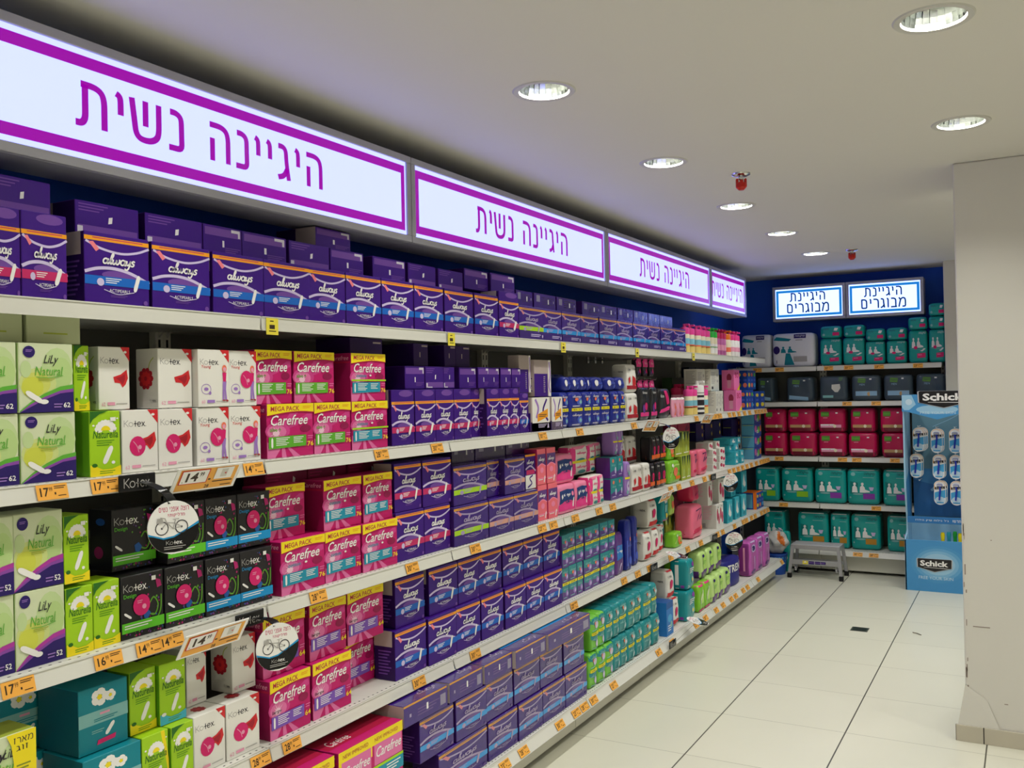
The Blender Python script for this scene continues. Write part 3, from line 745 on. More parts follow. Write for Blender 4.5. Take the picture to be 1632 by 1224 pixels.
kind('TB', 'boxed_product', 'box', 'slate teal box', .26, .3, .08, carton(.26, .3, .08, 'dteal', [('lines', .1, .3, .9, .6, 2, 'tealband')]))
kind('WA', 'pad_carton', C, 'narrow purple carton with white foot', .11, .16, .07, carton(.11, .16, .07, 'purple', [('r', 0, .94, 1, 1, 'orange'), ('a', .15, .68, .85, .85, 'white'), ('r', 0, 0, 1, .4, 'kwhite'), ('r', .1, .42, .9, .55, 'crimson'), ('s', [(.2, .05), (.6, .15), (.4, .3), (.7, .38)], .008, 'purple'), ('s', [(0, .58), (.5, .66), (1, .5)], .008, 'lilac')]))
kind('PA', 'liner_carton', C, 'coral carton with navy collar', .095, .17, .07, carton(.095, .17, .07, 'salmon', [('p', [(0, .5), (.5, .58), (1, .5), (1, .85), (0, .85)], 'plum'), ('s', [(0, .5), (.5, .58), (1, .5)], .005, 'pinkl'), ('a', .15, .62, .85, .78, 'white'), ('r', 0, .16, 1, .19, 'pinkl'), ('b', .8, .14, .2, .07, 1.2, 'white'), ('lines', .1, .1, .6, .15, 1, 'white'), ('e', .5, .4, .2, .08, 'pinkl')], side='crimson'))
kind('PN', 'liner_pack', PK, 'pink pack with navy middle', .19, .146, .09, soft(softpack(.19, .146, .09, 'pinkl', [('p', [(.08, .35), (.3, .45), (.6, .47), (.92, .4), (.92, .8), (.5, .84), (.08, .8)], 'pnv'), ('p', [(.05, .12), (.95, .12), (.95, .38), (.6, .45), (.3, .43), (.05, .32)], 'pinkh'), ('a', .28, .56, .66, .74, 'white'), ('e', .78, .66, .07, .08, 'pinkl'), ('b', .82, .36, .34, .1, 1.4, 'white'), ('p', [(.16, .52), (.24, .58), (.2, .7), (.14, .62)], 'white')], n=8)))
kind('PW', 'liner_pack', PK, 'white and pink pack, yellow strip', .12, .16, .08, soft(softpack(.12, .16, .08, 'kwhite', [('r', .04, .06, .3, .94, 'pinkh'), ('a', .36, .68, .9, .8, 'pinkh'), ('a', .36, .22, .9, .34, 'pinkh'), ('e', .6, .5, .24, .07, 'tpk'), ('p', [(.1, .98), (.9, .98), (.7, .88), (.5, .92), (.3, .88)], 'pinkl'), ('r', .02, .42, .98, .5, 'ystrip'), ('e', .62, .12, .2, .06, 'tpk')], n=8, side='pinkh')))
kind('TP', 'pad_pack', PK, 'teal and purple pack, white droplet', .13, 0.118, .09, carton(.13, 0.118, .09, 'tpk', [('p', [(0, 0), (1, 0), (1, .3), (.5, .38), (0, .3)], 'tpk2'), ('a', .2, .54, .75, .7, 'tealband'), ('e', .4, .82, .14, .09, 'coral'), ('e', .72, .36, .11, .16, 'lilac'), ('lines', .2, .08, .7, .16, 1, 'lilac')], side='plum'))
kind('PF', 'pad_pack', PK, 'violet clear pack with flower print', .115, .2, .08, soft(softpack(.115, .2, .08, 'lav', [('f', .5, .8, .13, 6, 'lilac', 'violet', False, .5), ('f', .5, .3, .15, 6, 'lilac', 'violet', False, .5), ('r', .02, .5, .98, .56, 'ystrip'), ('e', .7, .66, .2, .07, 'tealband'), ('e', .3, .12, .2, .06, 'tealband')], n=7)))
kind('PF2', 'pad_pack', PK, 'short violet pack with flower print', .115, .15, .08, soft(softpack(.115, .15, .08, 'lav', [('f', .5, .8, .13, 6, 'lilac', 'violet', False, .5), ('f', .5, .3, .15, 6, 'lilac', 'violet', False, .5), ('r', .02, .5, .98, .56, 'ystrip'), ('e', .7, .66, .2, .07, 'tealband'), ('e', .3, .12, .2, .06, 'tealband')], n=7)))
kind('BO2', 'pad_pack', PK, 'black pack with orange band', .09, .158, .08, soft(softpack(.09, .158, .08, 'kblack', [('r', 0, .12, 1, .28, 'orangeb'), ('t', 'Kotex', .3, .82, .75, .9, 'white'), ('e', .62, .45, .2, .17, 'hotpink'), ('e', .62, .45, .1, .09, 'crim')], n=8)))
GRF = [('s', [(.1, .3), (.4, .75), (.9, .8)], .01, 'grnl'), ('e', .55, .5, .2, .2, 'coral'), ('r', .5, .16, .95, .3, 'caporange'), ('e', .3, .8, .1, .08, 'white')]
kind('LG', 'pad_pack', PK, 'bright green pack, orange corner', .2, .146, .1, soft(softpack(.2, .146, .1, 'grn', [('r', .0, .48, 1, .52, 'limeside')] + GRF, n=8)))
kind('LG2', 'pad_pack', PK, 'upright bright green pack', .14, .12, .09, soft(softpack(.14, .12, .09, 'grn', GRF, n=7)))
kind('LG3', 'pad_pack', PK, 'half hidden light green pack', .09, .14, .09, soft(softpack(.09, .14, .09, 'grnl', GRF[:2], n=7)))
kind('LGs', 'pad_pack', PK, 'small green pack, orange dot', .13, .1, .08, soft(softpack(.13, .1, .08, 'grn', GRF, n=7)))
kind('LGs2', 'pad_pack', PK, 'tall green pack, pink top edge', .13, .178, .07, soft(softpack(.13, .178, .07, 'grn', [('r', .05, .93, .95, .99, 'pinkh'), ('e', .55, .5, .25, .2, 'grnl'), ('r', .1, .03, .9, .1, 'pinkh'), ('s', [(.3, .3), (.5, .5), (.6, .8)], .01, 'white')], n=6)))
OBF = [('p', [(.1, 1), (.5, 1), (.3, .55)], 'dgreen'), ('p', [(.55, 1), (.95, 1), (.75, .55)], 'dgreen'), ('b', .5, .3, .35, .1, 1.4, 'palegreen'), ('lines', .1, .05, .8, .14, 1, 'white')]
kind('OB', 'pad_carton', C, 'olive carton with leaf print', .1, .162, .1, carton(.1, .162, .1, 'olive', OBF, side='olived'))
kind('OBt', 'pad_carton', C, 'big olive carton with dark triangles', .16, .16, .1, carton(.16, .16, .1, 'olive', [('r', 0, .7, .4, .9, 'palegreen')] + OBF, side='olived'))
PSF = zz(.32, .52, .85, .86, 'navyy', .008) + [('p', [(0, .14), (1, .2), (1, .34), (0, .26)], 'pinkbag2'), ('e', .8, .28, .12, .07, 'coral')]
kind('PS', 'pad_pack', PK, 'rose pink pack with dark scribble', .16, .18, .09, soft(softpack(.16, .18, .09, 'pinkbag', PSF, n=7)))
kind('PS2', 'pad_pack', PK, 'fat rose pink pack, crimson band', .24, .23, .14, soft(softpack(.24, .23, .14, 'pinkbag', PSF, n=6)))
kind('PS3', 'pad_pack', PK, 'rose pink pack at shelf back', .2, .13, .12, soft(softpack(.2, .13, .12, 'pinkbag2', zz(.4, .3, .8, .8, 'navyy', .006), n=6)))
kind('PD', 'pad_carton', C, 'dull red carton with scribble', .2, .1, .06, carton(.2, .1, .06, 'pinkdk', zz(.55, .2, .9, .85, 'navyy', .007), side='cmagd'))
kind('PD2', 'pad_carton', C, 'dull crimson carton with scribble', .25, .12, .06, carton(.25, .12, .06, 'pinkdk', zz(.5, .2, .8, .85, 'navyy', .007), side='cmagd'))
WFF = [('e', .35, .58, .2, .26, 'crim'), ('e', .35, .58, .1, .12, 'hotpink'), ('e', .75, .4, .18, .24, 'hotpink'), ('e', .75, .4, .08, .1, 'crim')]
kind('WF', 'liner_carton', C, 'white carton with red flowers', .12, .052, .1, carton(.12, .052, .1, 'kwhite', WFF, [('lines', .1, .2, .6, .8, 4, 'softpink')], side='kside'))
kind('WF2', 'liner_carton', C, 'cream carton with pink ovals', .2, .175, .12, carton(.2, .175, .12, 'kwhite', WFF + [('k', .2, .85, .8, .93, 'kgrey', 'ink')], [('lines', .15, .35, .7, .95, 9, 'softpink'), ('r', .1, .05, .3, .22, 'kgrey')], side='kside'))
TQF = [('p', [(.2, .4), (.45, .9), (.6, .5), (.8, .85), (.75, .3), (.5, .25)], 'white'), ('e', .5, .15, .3, .08, 'turqd'), ('e', .75, .6, .12, .14, 'lblue')]
kind('TQ', 'liner_carton', C, 'turquoise carton with white drawing', .15, .052, .14, carton(.15, .052, .14, 'turq', TQF, [('lines', .2, .3, .8, .8, 3, 'turqd')], side='turq'))
kind('TQ2', 'liner_carton', C, 'large turquoise carton, white drawing', .17, .172, .17, carton(.17, .172, .17, 'turq', TQF, [('lines', .2, .3, .8, .8, 4, 'turqd')], side='turqd'))
kind('LB', 'boxed_product', 'box', 'light blue carton with bright front', .25, .098, .11, carton(.25, .098, .11, 'boxblue', [('e', .2, .6, .15, .3, 'mauve'), ('e', .6, .5, .14, .3, 'kgreen'), ('e', .88, .6, .1, .3, 'caporange'), ('t', 'ob', .3, .2, .55, .6, 'white')], [('r', .1, .88, .9, .93, 'olive')], side='lblue'))
kind('NY', 'boxed_product', 'box', 'navy carton with yellow flowers', .22, .14, .08, carton(.22, .14, .08, 'navyy', [('f', .8, .75, .12, 4, 'gold', 'orange', False, .5), ('f', .8, .3, .12, 4, 'gold', 'orange', False, .5)], [('r', .1, .5, .9, .54, 'olive')]))
kind('TE', 'pad_pack', PK, 'teal purple pack, yellow offer strip', .09, .161, .09, carton(.09, .161, .09, 'tpk', [('p', [(0, 0), (1, 0), (1, .18), (0, .28)], 'tpk2'), ('p', [(0, .52), (1, .52), (1, .66), (0, .76)], 'tpk2')] + art_twice('tpk', 'tealband', 'lav', True, 'lilac'), side='tpk2'))
kind('UP', 'pad_pack', PK, 'tall violet blue pack', .12, .24, .06, soft(softpack(.12, .24, .06, 'plum', [('p', [(0, .3), (1, .4), (1, .75), (0, .68)], 'bluebox'), ('a', .2, .5, .85, .6, 'white'), ('e', .4, .64, .1, .04, 'coral'), ('b', .6, .18, .2, .06, 1.1, 'lilac')], n=6)))
kind('UN', 'pad_pack', PK, 'tall deep blue pack', .11, .29, .06, soft(softpack(.11, .29, .06, 'pnavy', [('e', .6, .62, .12, .04, 'coral'), ('a', .25, .45, .9, .54, 'pnavyl'), ('r', .05, .1, .25, .6, 'pnavyl'), ('e', .6, .2, .2, .08, 'pnavyl')], n=6)))
TLF = [('e', .5, .78, .25, .12, 'white'), ('e', .6, .8, .1, .05, 'coral'), ('r', .3, .34, .7, .6, 'tealband'), ('e', .6, .2, .2, .1, 'gold'), ('r', .1, .02, .9, .07, 'mauve')]
kind('TL', 'pad_pack', PK, 'upright turquoise pack, small label', .11, .174, .08, soft(softpack(.11, .174, .08, 'ttl', TLF, n=7)))
kind('GT', 'pad_pack', PK, 'green teal pack, yellow strip', .095, .174, .14, soft(softpack(.095, .174, .14, 'gpk', [('p', [(.03, .36), (.97, .2), (.97, .44), (.03, .46)], 'tpk'), ('p', [(.03, .8), (.97, .66), (.97, .94), (.03, .96)], 'tpk')] + art_twice('gpk', 'tealband', 'lilac', True, 'barcode'), n=9)))
kind('TT', 'pad_pack', PK, 'teal pack, yellow strip', .1, .174, .14, soft(softpack(.1, .174, .14, 'tpk', art_twice('tpk', 'tealband', 'tealband', True, 'barcode'), n=9, side='ttl')))
kind('BL', 'pad_pack', PK, 'upright sky blue pack', .2, .2, .1, carton(.2, .2, .1, 'bluebox', [('r', 0, .8, 1, 1, 'bluebx2'), ('e', .5, .5, .3, .12, 'skyb'), ('lines', .2, .1, .8, .3, 3, 'white'), ('e', .7, .3, .15, .1, 'tealband')], [('r', .1, 0, .35, 1, 'white'), ('r', .4, 0, 1, 1, 'bluebox')], top='bluebx2'))
TGF = [('t', '24', .1, .08, .3, .16, 'white'), ('e', .78, .82, .16, .08, 'dlpurp'), ('e', .7, .3, .18, .12, 'tealband'), ('e', .72, .3, .08, .06, 'gold'), ('lines', .3, .5, .9, .7, 3, 'white')]
kind('TG', 'pad_pack', PK, 'large teal pack with white spine', .3, .19, .12, soft(softpack(.3, .19, .12, 'ttl', TGF, [('r', .3, .04, .5, .96, 'white'), ('r', .6, .06, .8, .16, 'dlpurp')], n=9)))
kind('TS', 'pad_pack', PK, 'slim teal pack with violet corner', .12, .2, .06, soft(softpack(.12, .2, .06, 'ttl', TLF + [('r', .05, .86, .95, .96, 'dlpurp')], n=7)))
LUF = [('e', .6, .6, .25, .3, 'grnl'), ('p', [(.03, .03), (.97, .03), (.97, .34), (.5, .32), (.03, .24)], 'plum'), ('e', .45, .84, .12, .06, 'navy'), ('lines', .35, .5, .7, .66, 3, 'leaf')]
kind('LU', 'pad_pack', PK, 'pale green pack with purple foot', .15, .18, .1, soft(softpack(.15, .18, .1, 'grnpale', LUF, [('p', [(.03, .03), (.97, .03), (.97, .3), (.03, .3)], 'plum')], n=5)))
def round_pack():
    mb = MB()
    r = .075
    mb.lathe([(r * .9, 0), (r, .008), (r * 1.02, .06), (r * 1.0, .15), (r * 1.02, .18), (r * .92, .19)], 'trendy', 28, c=(0, r))
    P = lambda u, v, k: (-(r * 1.03 + k) * math.cos(PI * (.15 + u * .95)), r - (r * 1.03 + k) * math.sin(PI * (.15 + u * .95)), v * .19)
    f = Face(mb, .2, .19, P, eps=.0006)
    f.do([('t', 'TRENDY', .1, .55, .75, .85, 'white', 0, .02), ('lines', .1, .12, .7, .4, 4, 'lav'), ('e', .8, .3, .1, .1, 'violet')])
    return [('body', mb, 50)]
kind('TY', 'round_pack', PK, 'round purple pack with white capitals', .16, .19, .15, round_pack())
kind('MP', 'pad_pack', PK, 'tall magenta pack with oval badge', .2, .27, .1, soft(softpack(.2, .27, .1, 'mpink', [('e', .5, .78, .24, .11, 'lilac'), ('e', .5, .78, .18, .075, 'navy'), ('s', [(.55, .12), (.66, .3), (.6, .55)], .012, 'lilac'), ('e', .45, .12, .3, .06, 'plum'), ('r', .2, .96, .8, .99, 'lilac')], [('r', .45, .02, .6, .98, 'softpink')], n=7, side='mpinkd')))
# --- back wall packs
kind('DW', 'diaper_pack', PK, 'big white pack with teal trees', .38, .305, .2, soft(softpack(.38, .305, .2, 'dwhite', [('p', [(.03, .8), (.1, .9), (.3, .86), (.46, .82), (.4, .76), (.15, .78)], 'teal'), ('p', [(.52, .84), (.8, .84), (.8, .96), (.52, .96)], 'navy'), ('h', 'שקמה', .55, .87, .77, .93, 'dwhite'), ('e', .1, .5, .08, .12, 'navy'), ('s', [(.1, .1), (.1, .5)], .006, 'navy', False)] + back_figs(.34, .48, .8, 'teal') + [('p', [(.28, .05), (.52, .05), (.42, .4), (.32, .4)], 'teal'), ('r', .5, .14, .82, .3, 'kgrey'), ('lines', .56, .74, .72, .8, 1, 'kgrey')], n=10)))
DTF = [('h', 'שקמה', .55, .86, .92, .94, 'dwhite')] + back_figs(.4, .56, 1.3, 'white') + [('s', [(.1, .44), (.5, .4), (.9, .44)], .003, 'tealband'), ('e', .38, .46, .1, .05, 'hotpink'), ('p', [(.6, .36), (.72, .34), (.9, .42), (.8, .44), (.72, .39)], 'white'), ('p', [(.45, .14), (.88, .16), (.88, .3), (.45, .28)], 'hotpink'), ('lines', .5, .2, .7, .25, 1, 'softpink')]
kind('DT', 'diaper_pack', PK, 'teal pack with white couple', .17, .2, .16, soft(softpack(.17, .2, .16, 'dteal2', DTF, n=8)))
kind('DTb', 'diaper_pack', PK, 'tall teal pack with white couple', .18, .242, .16, soft(softpack(.18, .242, .16, 'dteal2', DTF, n=8)))
kind('DT2', 'diaper_pack', PK, 'tallest teal pack with white couple', .16, .28, .16, soft(softpack(.16, .28, .16, 'dteal2', DTF, n=8)))
kind('DF', 'diaper_pack', PK, 'teal pack lying flat, pink label', .17, .11, .16, soft(softpack(.17, .11, .16, 'dteal2', [('h', 'שקמה', .15, .66, .42, .8, 'navy'), ('p', [(.66, .6), (.8, .58), (.86, .8), (.78, .72), (.7, .82)], 'white'), ('r', .6, .2, .9, .46, 'hotpink'), ('e', .18, .28, .07, .1, 'tealband')], n=5)))
DGF = [('p', [(.22, .72), (.48, .7), (.5, .86), (.24, .88)], 'depgreen'), ('t', 'Depend', .26, .75, .46, .83, 'dgrey', 0, .01), ('t', 'MEN', .28, .6, .46, .67, 'dgreyl'), ('r', .62, .82, .7, .87, 'white')]
kind('DG', 'diaper_pack', PK, 'charcoal pack with green badge', .24, .225, .2, soft(softpack(.24, .225, .2, 'dgrey', DGF + [('p', [(.1, .1), (.8, .04), (.8, .18), (.1, .26)], 'dgreyl')], n=8)))
kind('DGp', 'diaper_pack', PK, 'charcoal pack showing white pants', .24, .225, .2, soft(softpack(.24, .225, .2, 'dgrey', [('p', [(.45, .66), (.74, .68), (.76, .52), (.66, .36), (.56, .36), (.44, .5)], 'kside'), ('lines', .7, .78, .86, .94, 3, 'depgreen'), ('r', .12, .14, .5, .24, 'tealband')], n=8)))
kind('DGl', 'diaper_pack', PK, 'charcoal pack with pale blue band', .24, .225, .2, soft(softpack(.24, .225, .2, 'dgrey', DGF + [('r', .14, .2, .88, .38, 'dgreyl'), ('e', .6, .27, .06, .08, 'drgold')], n=8)))
DRF = [('p', [(.12, .66), (.42, .66), (.42, .86), (.12, .86)], 'depgreen'), ('t', 'Depend', .15, .71, .39, .81, 'kgreen', 0, .01), ('lines', .2, .56, .36, .62, 1, 'softpink'), ('r', .66, .78, .74, .83, 'white'), ('p', [(.04, .03), (.96, .03), (.96, .2), (.04, .2)], 'dredd')]
kind('DR', 'diaper_pack', PK, 'dark red pack with gold band', .24, .214, .2, soft(softpack(.24, .214, .2, 'dred', DRF + [('r', .1, .2, .86, .32, 'drgold'), ('e', .6, .26, .06, .07, 'cream')], n=8)))
kind('DRp', 'diaper_pack', PK, 'red pack with pink white band', .24, .214, .2, soft(softpack(.24, .214, .2, 'dred', DRF + [('r', .1, .2, .86, .32, 'softpink'), ('r', .1, .28, .6, .34, 'white'), ('e', .62, .26, .06, .07, 'cream')], n=8)))
def dl(code, lab, desc):
    F = [('h', 'שקמה', .54, .82, .88, .91, 'ink'), ('lines', .5, .74, .84, .78, 1, 'tealband'), ('e', .2, .86, .07, .05, 'tealband'), ('p', [(.1, .3), (.34, .34), (.34, .62), (.1, .66)], 'dteal3')] + back_figs(.36, .44, 1.2, 'white') + [('e', .34, .3, .16, .025, 'tealband'), ('p', [(.68, .5), (.84, .5), (.8, .4), (.72, .4)], 'lilac'), ('r', .5, .16, .86, .32, lab), ('r', .04, .965, .96, .985, 'white'), ('e', .1, .2, .03, .025, 'tealband')]
    kind(code, 'diaper_pack', PK, desc, .26, .31, .22, soft(softpack(.26, .31, .22, 'dlteal', F, n=10)))
dl('DLg', 'dllime', 'large teal pack with lime label')
dl('DLp', 'dlpurp', 'large teal pack with violet label')
dl('DLo', 'dlorange', 'large teal pack with amber label')
# ------------------------------------------------------------------ placing the products
ROWS = [
    ('front row of top shelf', [
        ('AP', 1.218, 1.313, -2.03, 1.897), ('AP', 1.312, 1.43, -2.03, 1.897), ('AB', 1.472, 1.666, -2.03, 1.897), ('AB', 1.674, 1.875, -2.03, 1.897), ('AB', 1.886, 2.088, -2.03, 1.897),
        ('AB', 2.09, 2.294, -2.03, 1.897), ('AB', 2.293, 2.48, -2.03, 1.897), ('AB', 2.48, 2.677, -2.03, 1.897), ('AB', 2.68, 2.879, -2.03, 1.897), ('AB', 2.879, 3.078, -2.03, 1.897),
        ('AB', 3.095, 3.316, -2.03, 1.897), ('AB', 3.321, 3.522, -2.03, 1.897), ('APs', 3.522, 3.701, -2.03, 1.897), ('FG', 3.7, 3.944, -2.03, 1.897), ('FB', 3.944, 4.146, -2.03, 1.897),
        ('FB', 4.149, 4.372, -2.03, 1.897), ('FB', 4.378, 4.609, -2.03, 1.897), ('FB', 4.613, 4.85, -2.03, 1.897), ('FB', 4.858, 5.097, -2.03, 1.897), ('FB', 5.101, 5.343, -2.03, 1.897),
        ('FB', 5.348, 5.564, -2.03, 1.897), ('FB', 5.569, 5.8, -2.03, 1.897), ('FB', 5.806, 6.054, -2.03, 1.897),
    ]),
    ('upper layer of top shelf', [
        ('AL', 1.268, 1.432, -2.09, 2.104), ('AL', 1.493, 1.686, -2.09, 2.078), ('AL', 1.704, 1.905, -2.09, 2.078), ('AL', 1.907, 2.06, -2.09, 2.078), ('AL', 2.062, 2.257, -2.09, 2.078),
        ('AL', 2.271, 2.47, -2.09, 2.078), ('AL', 2.473, 2.656, -2.09, 2.078), ('AL', 2.707, 2.911, -2.09, 2.078), ('AL', 2.927, 3.118, -2.09, 2.078), ('AL', 3.141, 3.333, -2.09, 2.078),
        ('AL', 3.359, 3.56, -2.1, 2.104), ('AL', 3.56, 3.78, -2.09, 2.104),
    ]),
    ('third layer of top shelf', [
        ('ALt', 2.443, 2.636, -2.13, 2.167),
    ]),
    ('above top shelf packs', [
        ('FL', 3.801, 3.965, -2.09, 2.053), ('FL', 3.971, 4.204, -2.09, 2.053), ('FL', 4.218, 4.451, -2.09, 2.053), ('FL', 4.521, 4.764, -2.09, 2.053), ('FL', 4.772, 5.008, -2.09, 2.053),
        ('FL', 5.026, 5.263, -2.09, 2.053), ('FL', 5.273, 5.507, -2.09, 2.053), ('FL', 5.517, 5.723, -2.09, 2.053), ('FL', 5.734, 5.979, -2.09, 2.053),
    ]),
    ('bottles on the top shelf', [
        ('BP', 6.133, 6.248, -2.05, 1.897), ('BP', 6.262, 6.375, -2.05, 1.897), ('BP', 6.395, 6.505, -2.05, 1.897), ('BP', 6.519, 6.632, -2.05, 1.897), ('BP', 6.64, 6.733, -2.05, 1.897),
        ('BG', 6.74, 6.811, -2.05, 1.897), ('BG', 6.814, 6.883, -2.05, 1.897), ('BM', 6.891, 6.973, -2.05, 1.897), ('BM', 6.982, 7.049, -2.05, 1.897), ('BM', 7.057, 7.134, -2.05, 1.897),
        ('BO', 7.143, 7.275, -2.05, 1.897), ('BW', 7.283, 7.365, -2.05, 1.897), ('BW', 7.374, 7.448, -2.05, 1.897), ('BW', 7.457, 7.523, -2.05, 1.897),
    ]),
    ('upper layer of second shelf', [
        ('LN', 1.156, 1.295, -2.03, 1.63), ('LN', 1.298, 1.439, -2.03, 1.63), ('NA', 1.461, 1.504, -2.06, 1.63), ('KW', 1.537, 1.631, -2.07, 1.63), ('KW', 1.707, 1.823, -2.05, 1.63),
        ('KY', 1.825, 1.941, -2.03, 1.63), ('KYs', 1.943, 2.056, -2.03, 1.63),
    ]),
    ('lower layer of second shelf', [
        ('LN', 1.167, 1.3, -2.03, 1.465), ('LN', 1.303, 1.445, -2.03, 1.465), ('NA', 1.479, 1.568, -2.03, 1.465), ('KS', 1.577, 1.691, -2.03, 1.465), ('KS', 1.692, 1.808, -2.03, 1.465),
        ('KYs', 1.821, 1.939, -2.03, 1.465), ('KYs', 1.941, 2.068, -2.03, 1.465),
    ]),
    ('top of the stack, second shelf', [
        ('LL', 1.175, 1.335, -2.06, 1.795), ('LL', 1.341, 1.484, -2.06, 1.795),
    ]),
    ('upper layer of second shelf', [
        ('CA', 2.066, 2.231, -2.05, 1.633), ('CA', 2.237, 2.436, -2.05, 1.633), ('CC', 2.499, 2.697, -2.03, 1.633),
    ]),
    ('lower layer of second shelf', [
        ('CA', 2.092, 2.304, -2.03, 1.465), ('CA', 2.306, 2.496, -2.03, 1.465), ('CC', 2.498, 2.703, -2.03, 1.465), ('APs', 2.724, 2.87, -2.03, 1.465), ('APs', 2.872, 3.01, -2.03, 1.465),
        ('APs', 3.013, 3.144, -2.03, 1.465), ('APs', 3.147, 3.279, -2.03, 1.465), ('APs', 3.33, 3.4, -2.06, 1.465), ('APs', 3.402, 3.51, -2.03, 1.465), ('APs', 3.512, 3.611, -2.03, 1.465),
        ('APs', 3.613, 3.696, -2.03, 1.465), ('ABs', 3.699, 3.784, -2.03, 1.465),
    ]),
    ('upper layer of second shelf', [
        ('AL', 2.841, 2.97, -2.05, 1.673), ('AL', 2.972, 3.1, -2.05, 1.673), ('AL', 3.102, 3.184, -2.05, 1.673), ('AL', 3.225, 3.359, -2.05, 1.673), ('ALi', 3.364, 3.453, -2.05, 1.673),
        ('ALi', 3.458, 3.551, -2.05, 1.673), ('ALi', 3.557, 3.654, -2.05, 1.673), ('ALi', 3.665, 3.75, -2.05, 1.673),
    ]),
    ('back of second shelf', [
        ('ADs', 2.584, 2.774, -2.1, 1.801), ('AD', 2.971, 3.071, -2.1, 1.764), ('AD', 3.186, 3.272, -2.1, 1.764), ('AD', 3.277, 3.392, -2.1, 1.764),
    ]),
    ('lower layer of second shelf', [
        ('TR', 3.786, 3.988, -2.02, 1.465), ('TR', 3.991, 4.119, -2.02, 1.465),
    ]),
    ('upper layer of second shelf', [
        ('SD', 3.752, 3.865, -2.06, 1.65), ('SD', 3.867, 4.044, -2.04, 1.63),
    ]),
    ('lower layer of second shelf', [
        ('NP', 4.148, 4.235, -2.04, 1.465), ('NP', 4.242, 4.401, -2.04, 1.465), ('NP', 4.405, 4.504, -2.04, 1.465), ('NP', 4.509, 4.62, -2.04, 1.465), ('NP', 4.625, 4.758, -2.04, 1.465),
        ('NP', 4.79, 4.894, -2.04, 1.465), ('NP', 4.899, 4.987, -2.04, 1.465),
    ]),
    ('upper layer of second shelf', [
        ('NF', 4.196, 4.284, -2.05, 1.65), ('NF', 4.292, 4.383, -2.05, 1.65), ('NF', 4.391, 4.485, -2.05, 1.65), ('NF', 4.493, 4.534, -2.05, 1.65), ('NF', 4.559, 4.702, -2.05, 1.65),
        ('NF', 4.728, 4.88, -2.05, 1.65), ('NF', 4.889, 5.018, -2.05, 1.65),
    ]),
    ('back of second shelf', [
        ('NP2', 4.342, 4.476, -2.22, 1.465), ('NP2', 4.48, 4.593, -2.22, 1.465),
    ]),
    ('lower layer of second shelf', [
        ('KB2', 5.012, 5.195, -2.04, 1.465),
    ]),
    ('upper layer of second shelf', [
        ('KB2', 5.02, 5.185, -2.04, 1.635),
    ]),
    ('lower layer of second shelf', [
        ('BK', 5.202, 5.38, -2.04, 1.465), ('BK', 5.386, 5.518, -2.04, 1.465), ('BKt', 5.553, 5.754, -2.04, 1.465),
    ]),
    ('lower layer of second shelf', [
        ('SA', 5.756, 5.857, -2.03, 1.465), ('SA', 5.864, 5.946, -2.03, 1.465), ('SA', 5.952, 6.01, -2.03, 1.465), ('BP', 6.132, 6.241, -2.03, 1.465), ('BP', 6.248, 6.326, -2.03, 1.465),
        ('BD', 6.368, 6.485, -2.03, 1.465), ('BP', 6.492, 6.574, -2.03, 1.465), ('WB', 6.728, 6.821, -2.03, 1.465), ('WB', 6.827, 6.922, -2.03, 1.465), ('PT', 7.267, 7.432, -2.03, 1.465),
        ('BT', 7.567, 7.805, -2.03, 1.465), ('BTs', 7.846, 7.992, -2.03, 1.465), ('BTs', 8.003, 8.166, -2.03, 1.465),
    ]),
    ('upper layer of second shelf', [
        ('WB', 6.503, 6.699, -2.097, 1.63), ('WB', 6.707, 6.922, -2.06, 1.63), ('PT', 7.302, 7.458, -2.05, 1.63), ('BT', 7.751, 8.018, -2.06, 1.63),
    ]),
    ('back of second shelf', [
        ('BR', 6.394, 6.477, -2.2, 1.465), ('BR', 6.484, 6.576, -2.2, 1.465), ('BR', 6.584, 6.693, -2.2, 1.465),
    ]),
    ('back of second shelf', [
        ('GB', 6.563, 6.85, -2.31, 1.465), ('GB', 6.91, 7.065, -2.31, 1.465), ('NB2', 7.067, 7.224, -2.35, 1.465), ('NB2', 7.241, 7.405, -2.35, 1.465), ('TB', 7.893, 8.165, -2.31, 1.465),
        ('TB', 8.185, 8.455, -2.31, 1.465),
    ]),
    ('upper layer of third shelf', [
        ('LT', 1.164, 1.28, -2.03, 1.218), ('LT', 1.281, 1.407, -2.03, 1.218), ('NA', 1.408, 1.477, -2.03, 1.213),
    ]),
    ('upper layer of third shelf', [
        ('KB', 1.585, 1.723, -2.09, 1.205), ('KBs', 1.725, 1.859, -2.05, 1.205), ('KCs', 1.861, 1.983, -2.05, 1.205), ('KCs', 1.986, 2.121, -2.05, 1.205),
    ]),
    ('lower layer of third shelf', [
        ('LT', 1.161, 1.281, -2.03, 1.038), ('LT', 1.283, 1.408, -2.03, 1.038), ('NA', 1.409, 1.483, -2.03, 1.038), ('NA', 1.486, 1.563, -2.03, 1.038), ('KBs', 1.566, 1.699, -2.03, 1.038),
        ('KBs', 1.701, 1.837, -2.03, 1.038), ('KCs', 1.839, 1.969, -2.03, 1.038), ('KCs', 1.971, 2.103, -2.03, 1.038),
    ]),
    ('back of third shelf', [
        ('LL', 1.521, 1.571, -2.2, 1.218), ('LL', 1.575, 1.703, -2.2, 1.218),
    ]),
    ('upper layer of third shelf', [
        ('CC1', 2.122, 2.301, -2.07, 1.206), ('CC1', 2.354, 2.553, -2.04, 1.206), ('CC1', 2.558, 2.728, -2.04, 1.206),
    ]),
    ('lower layer of third shelf', [
        ('CC1', 2.129, 2.334, -2.02, 1.038), ('CC1', 2.337, 2.526, -2.02, 1.038), ('CC1', 2.529, 2.731, -2.02, 1.038),
    ]),
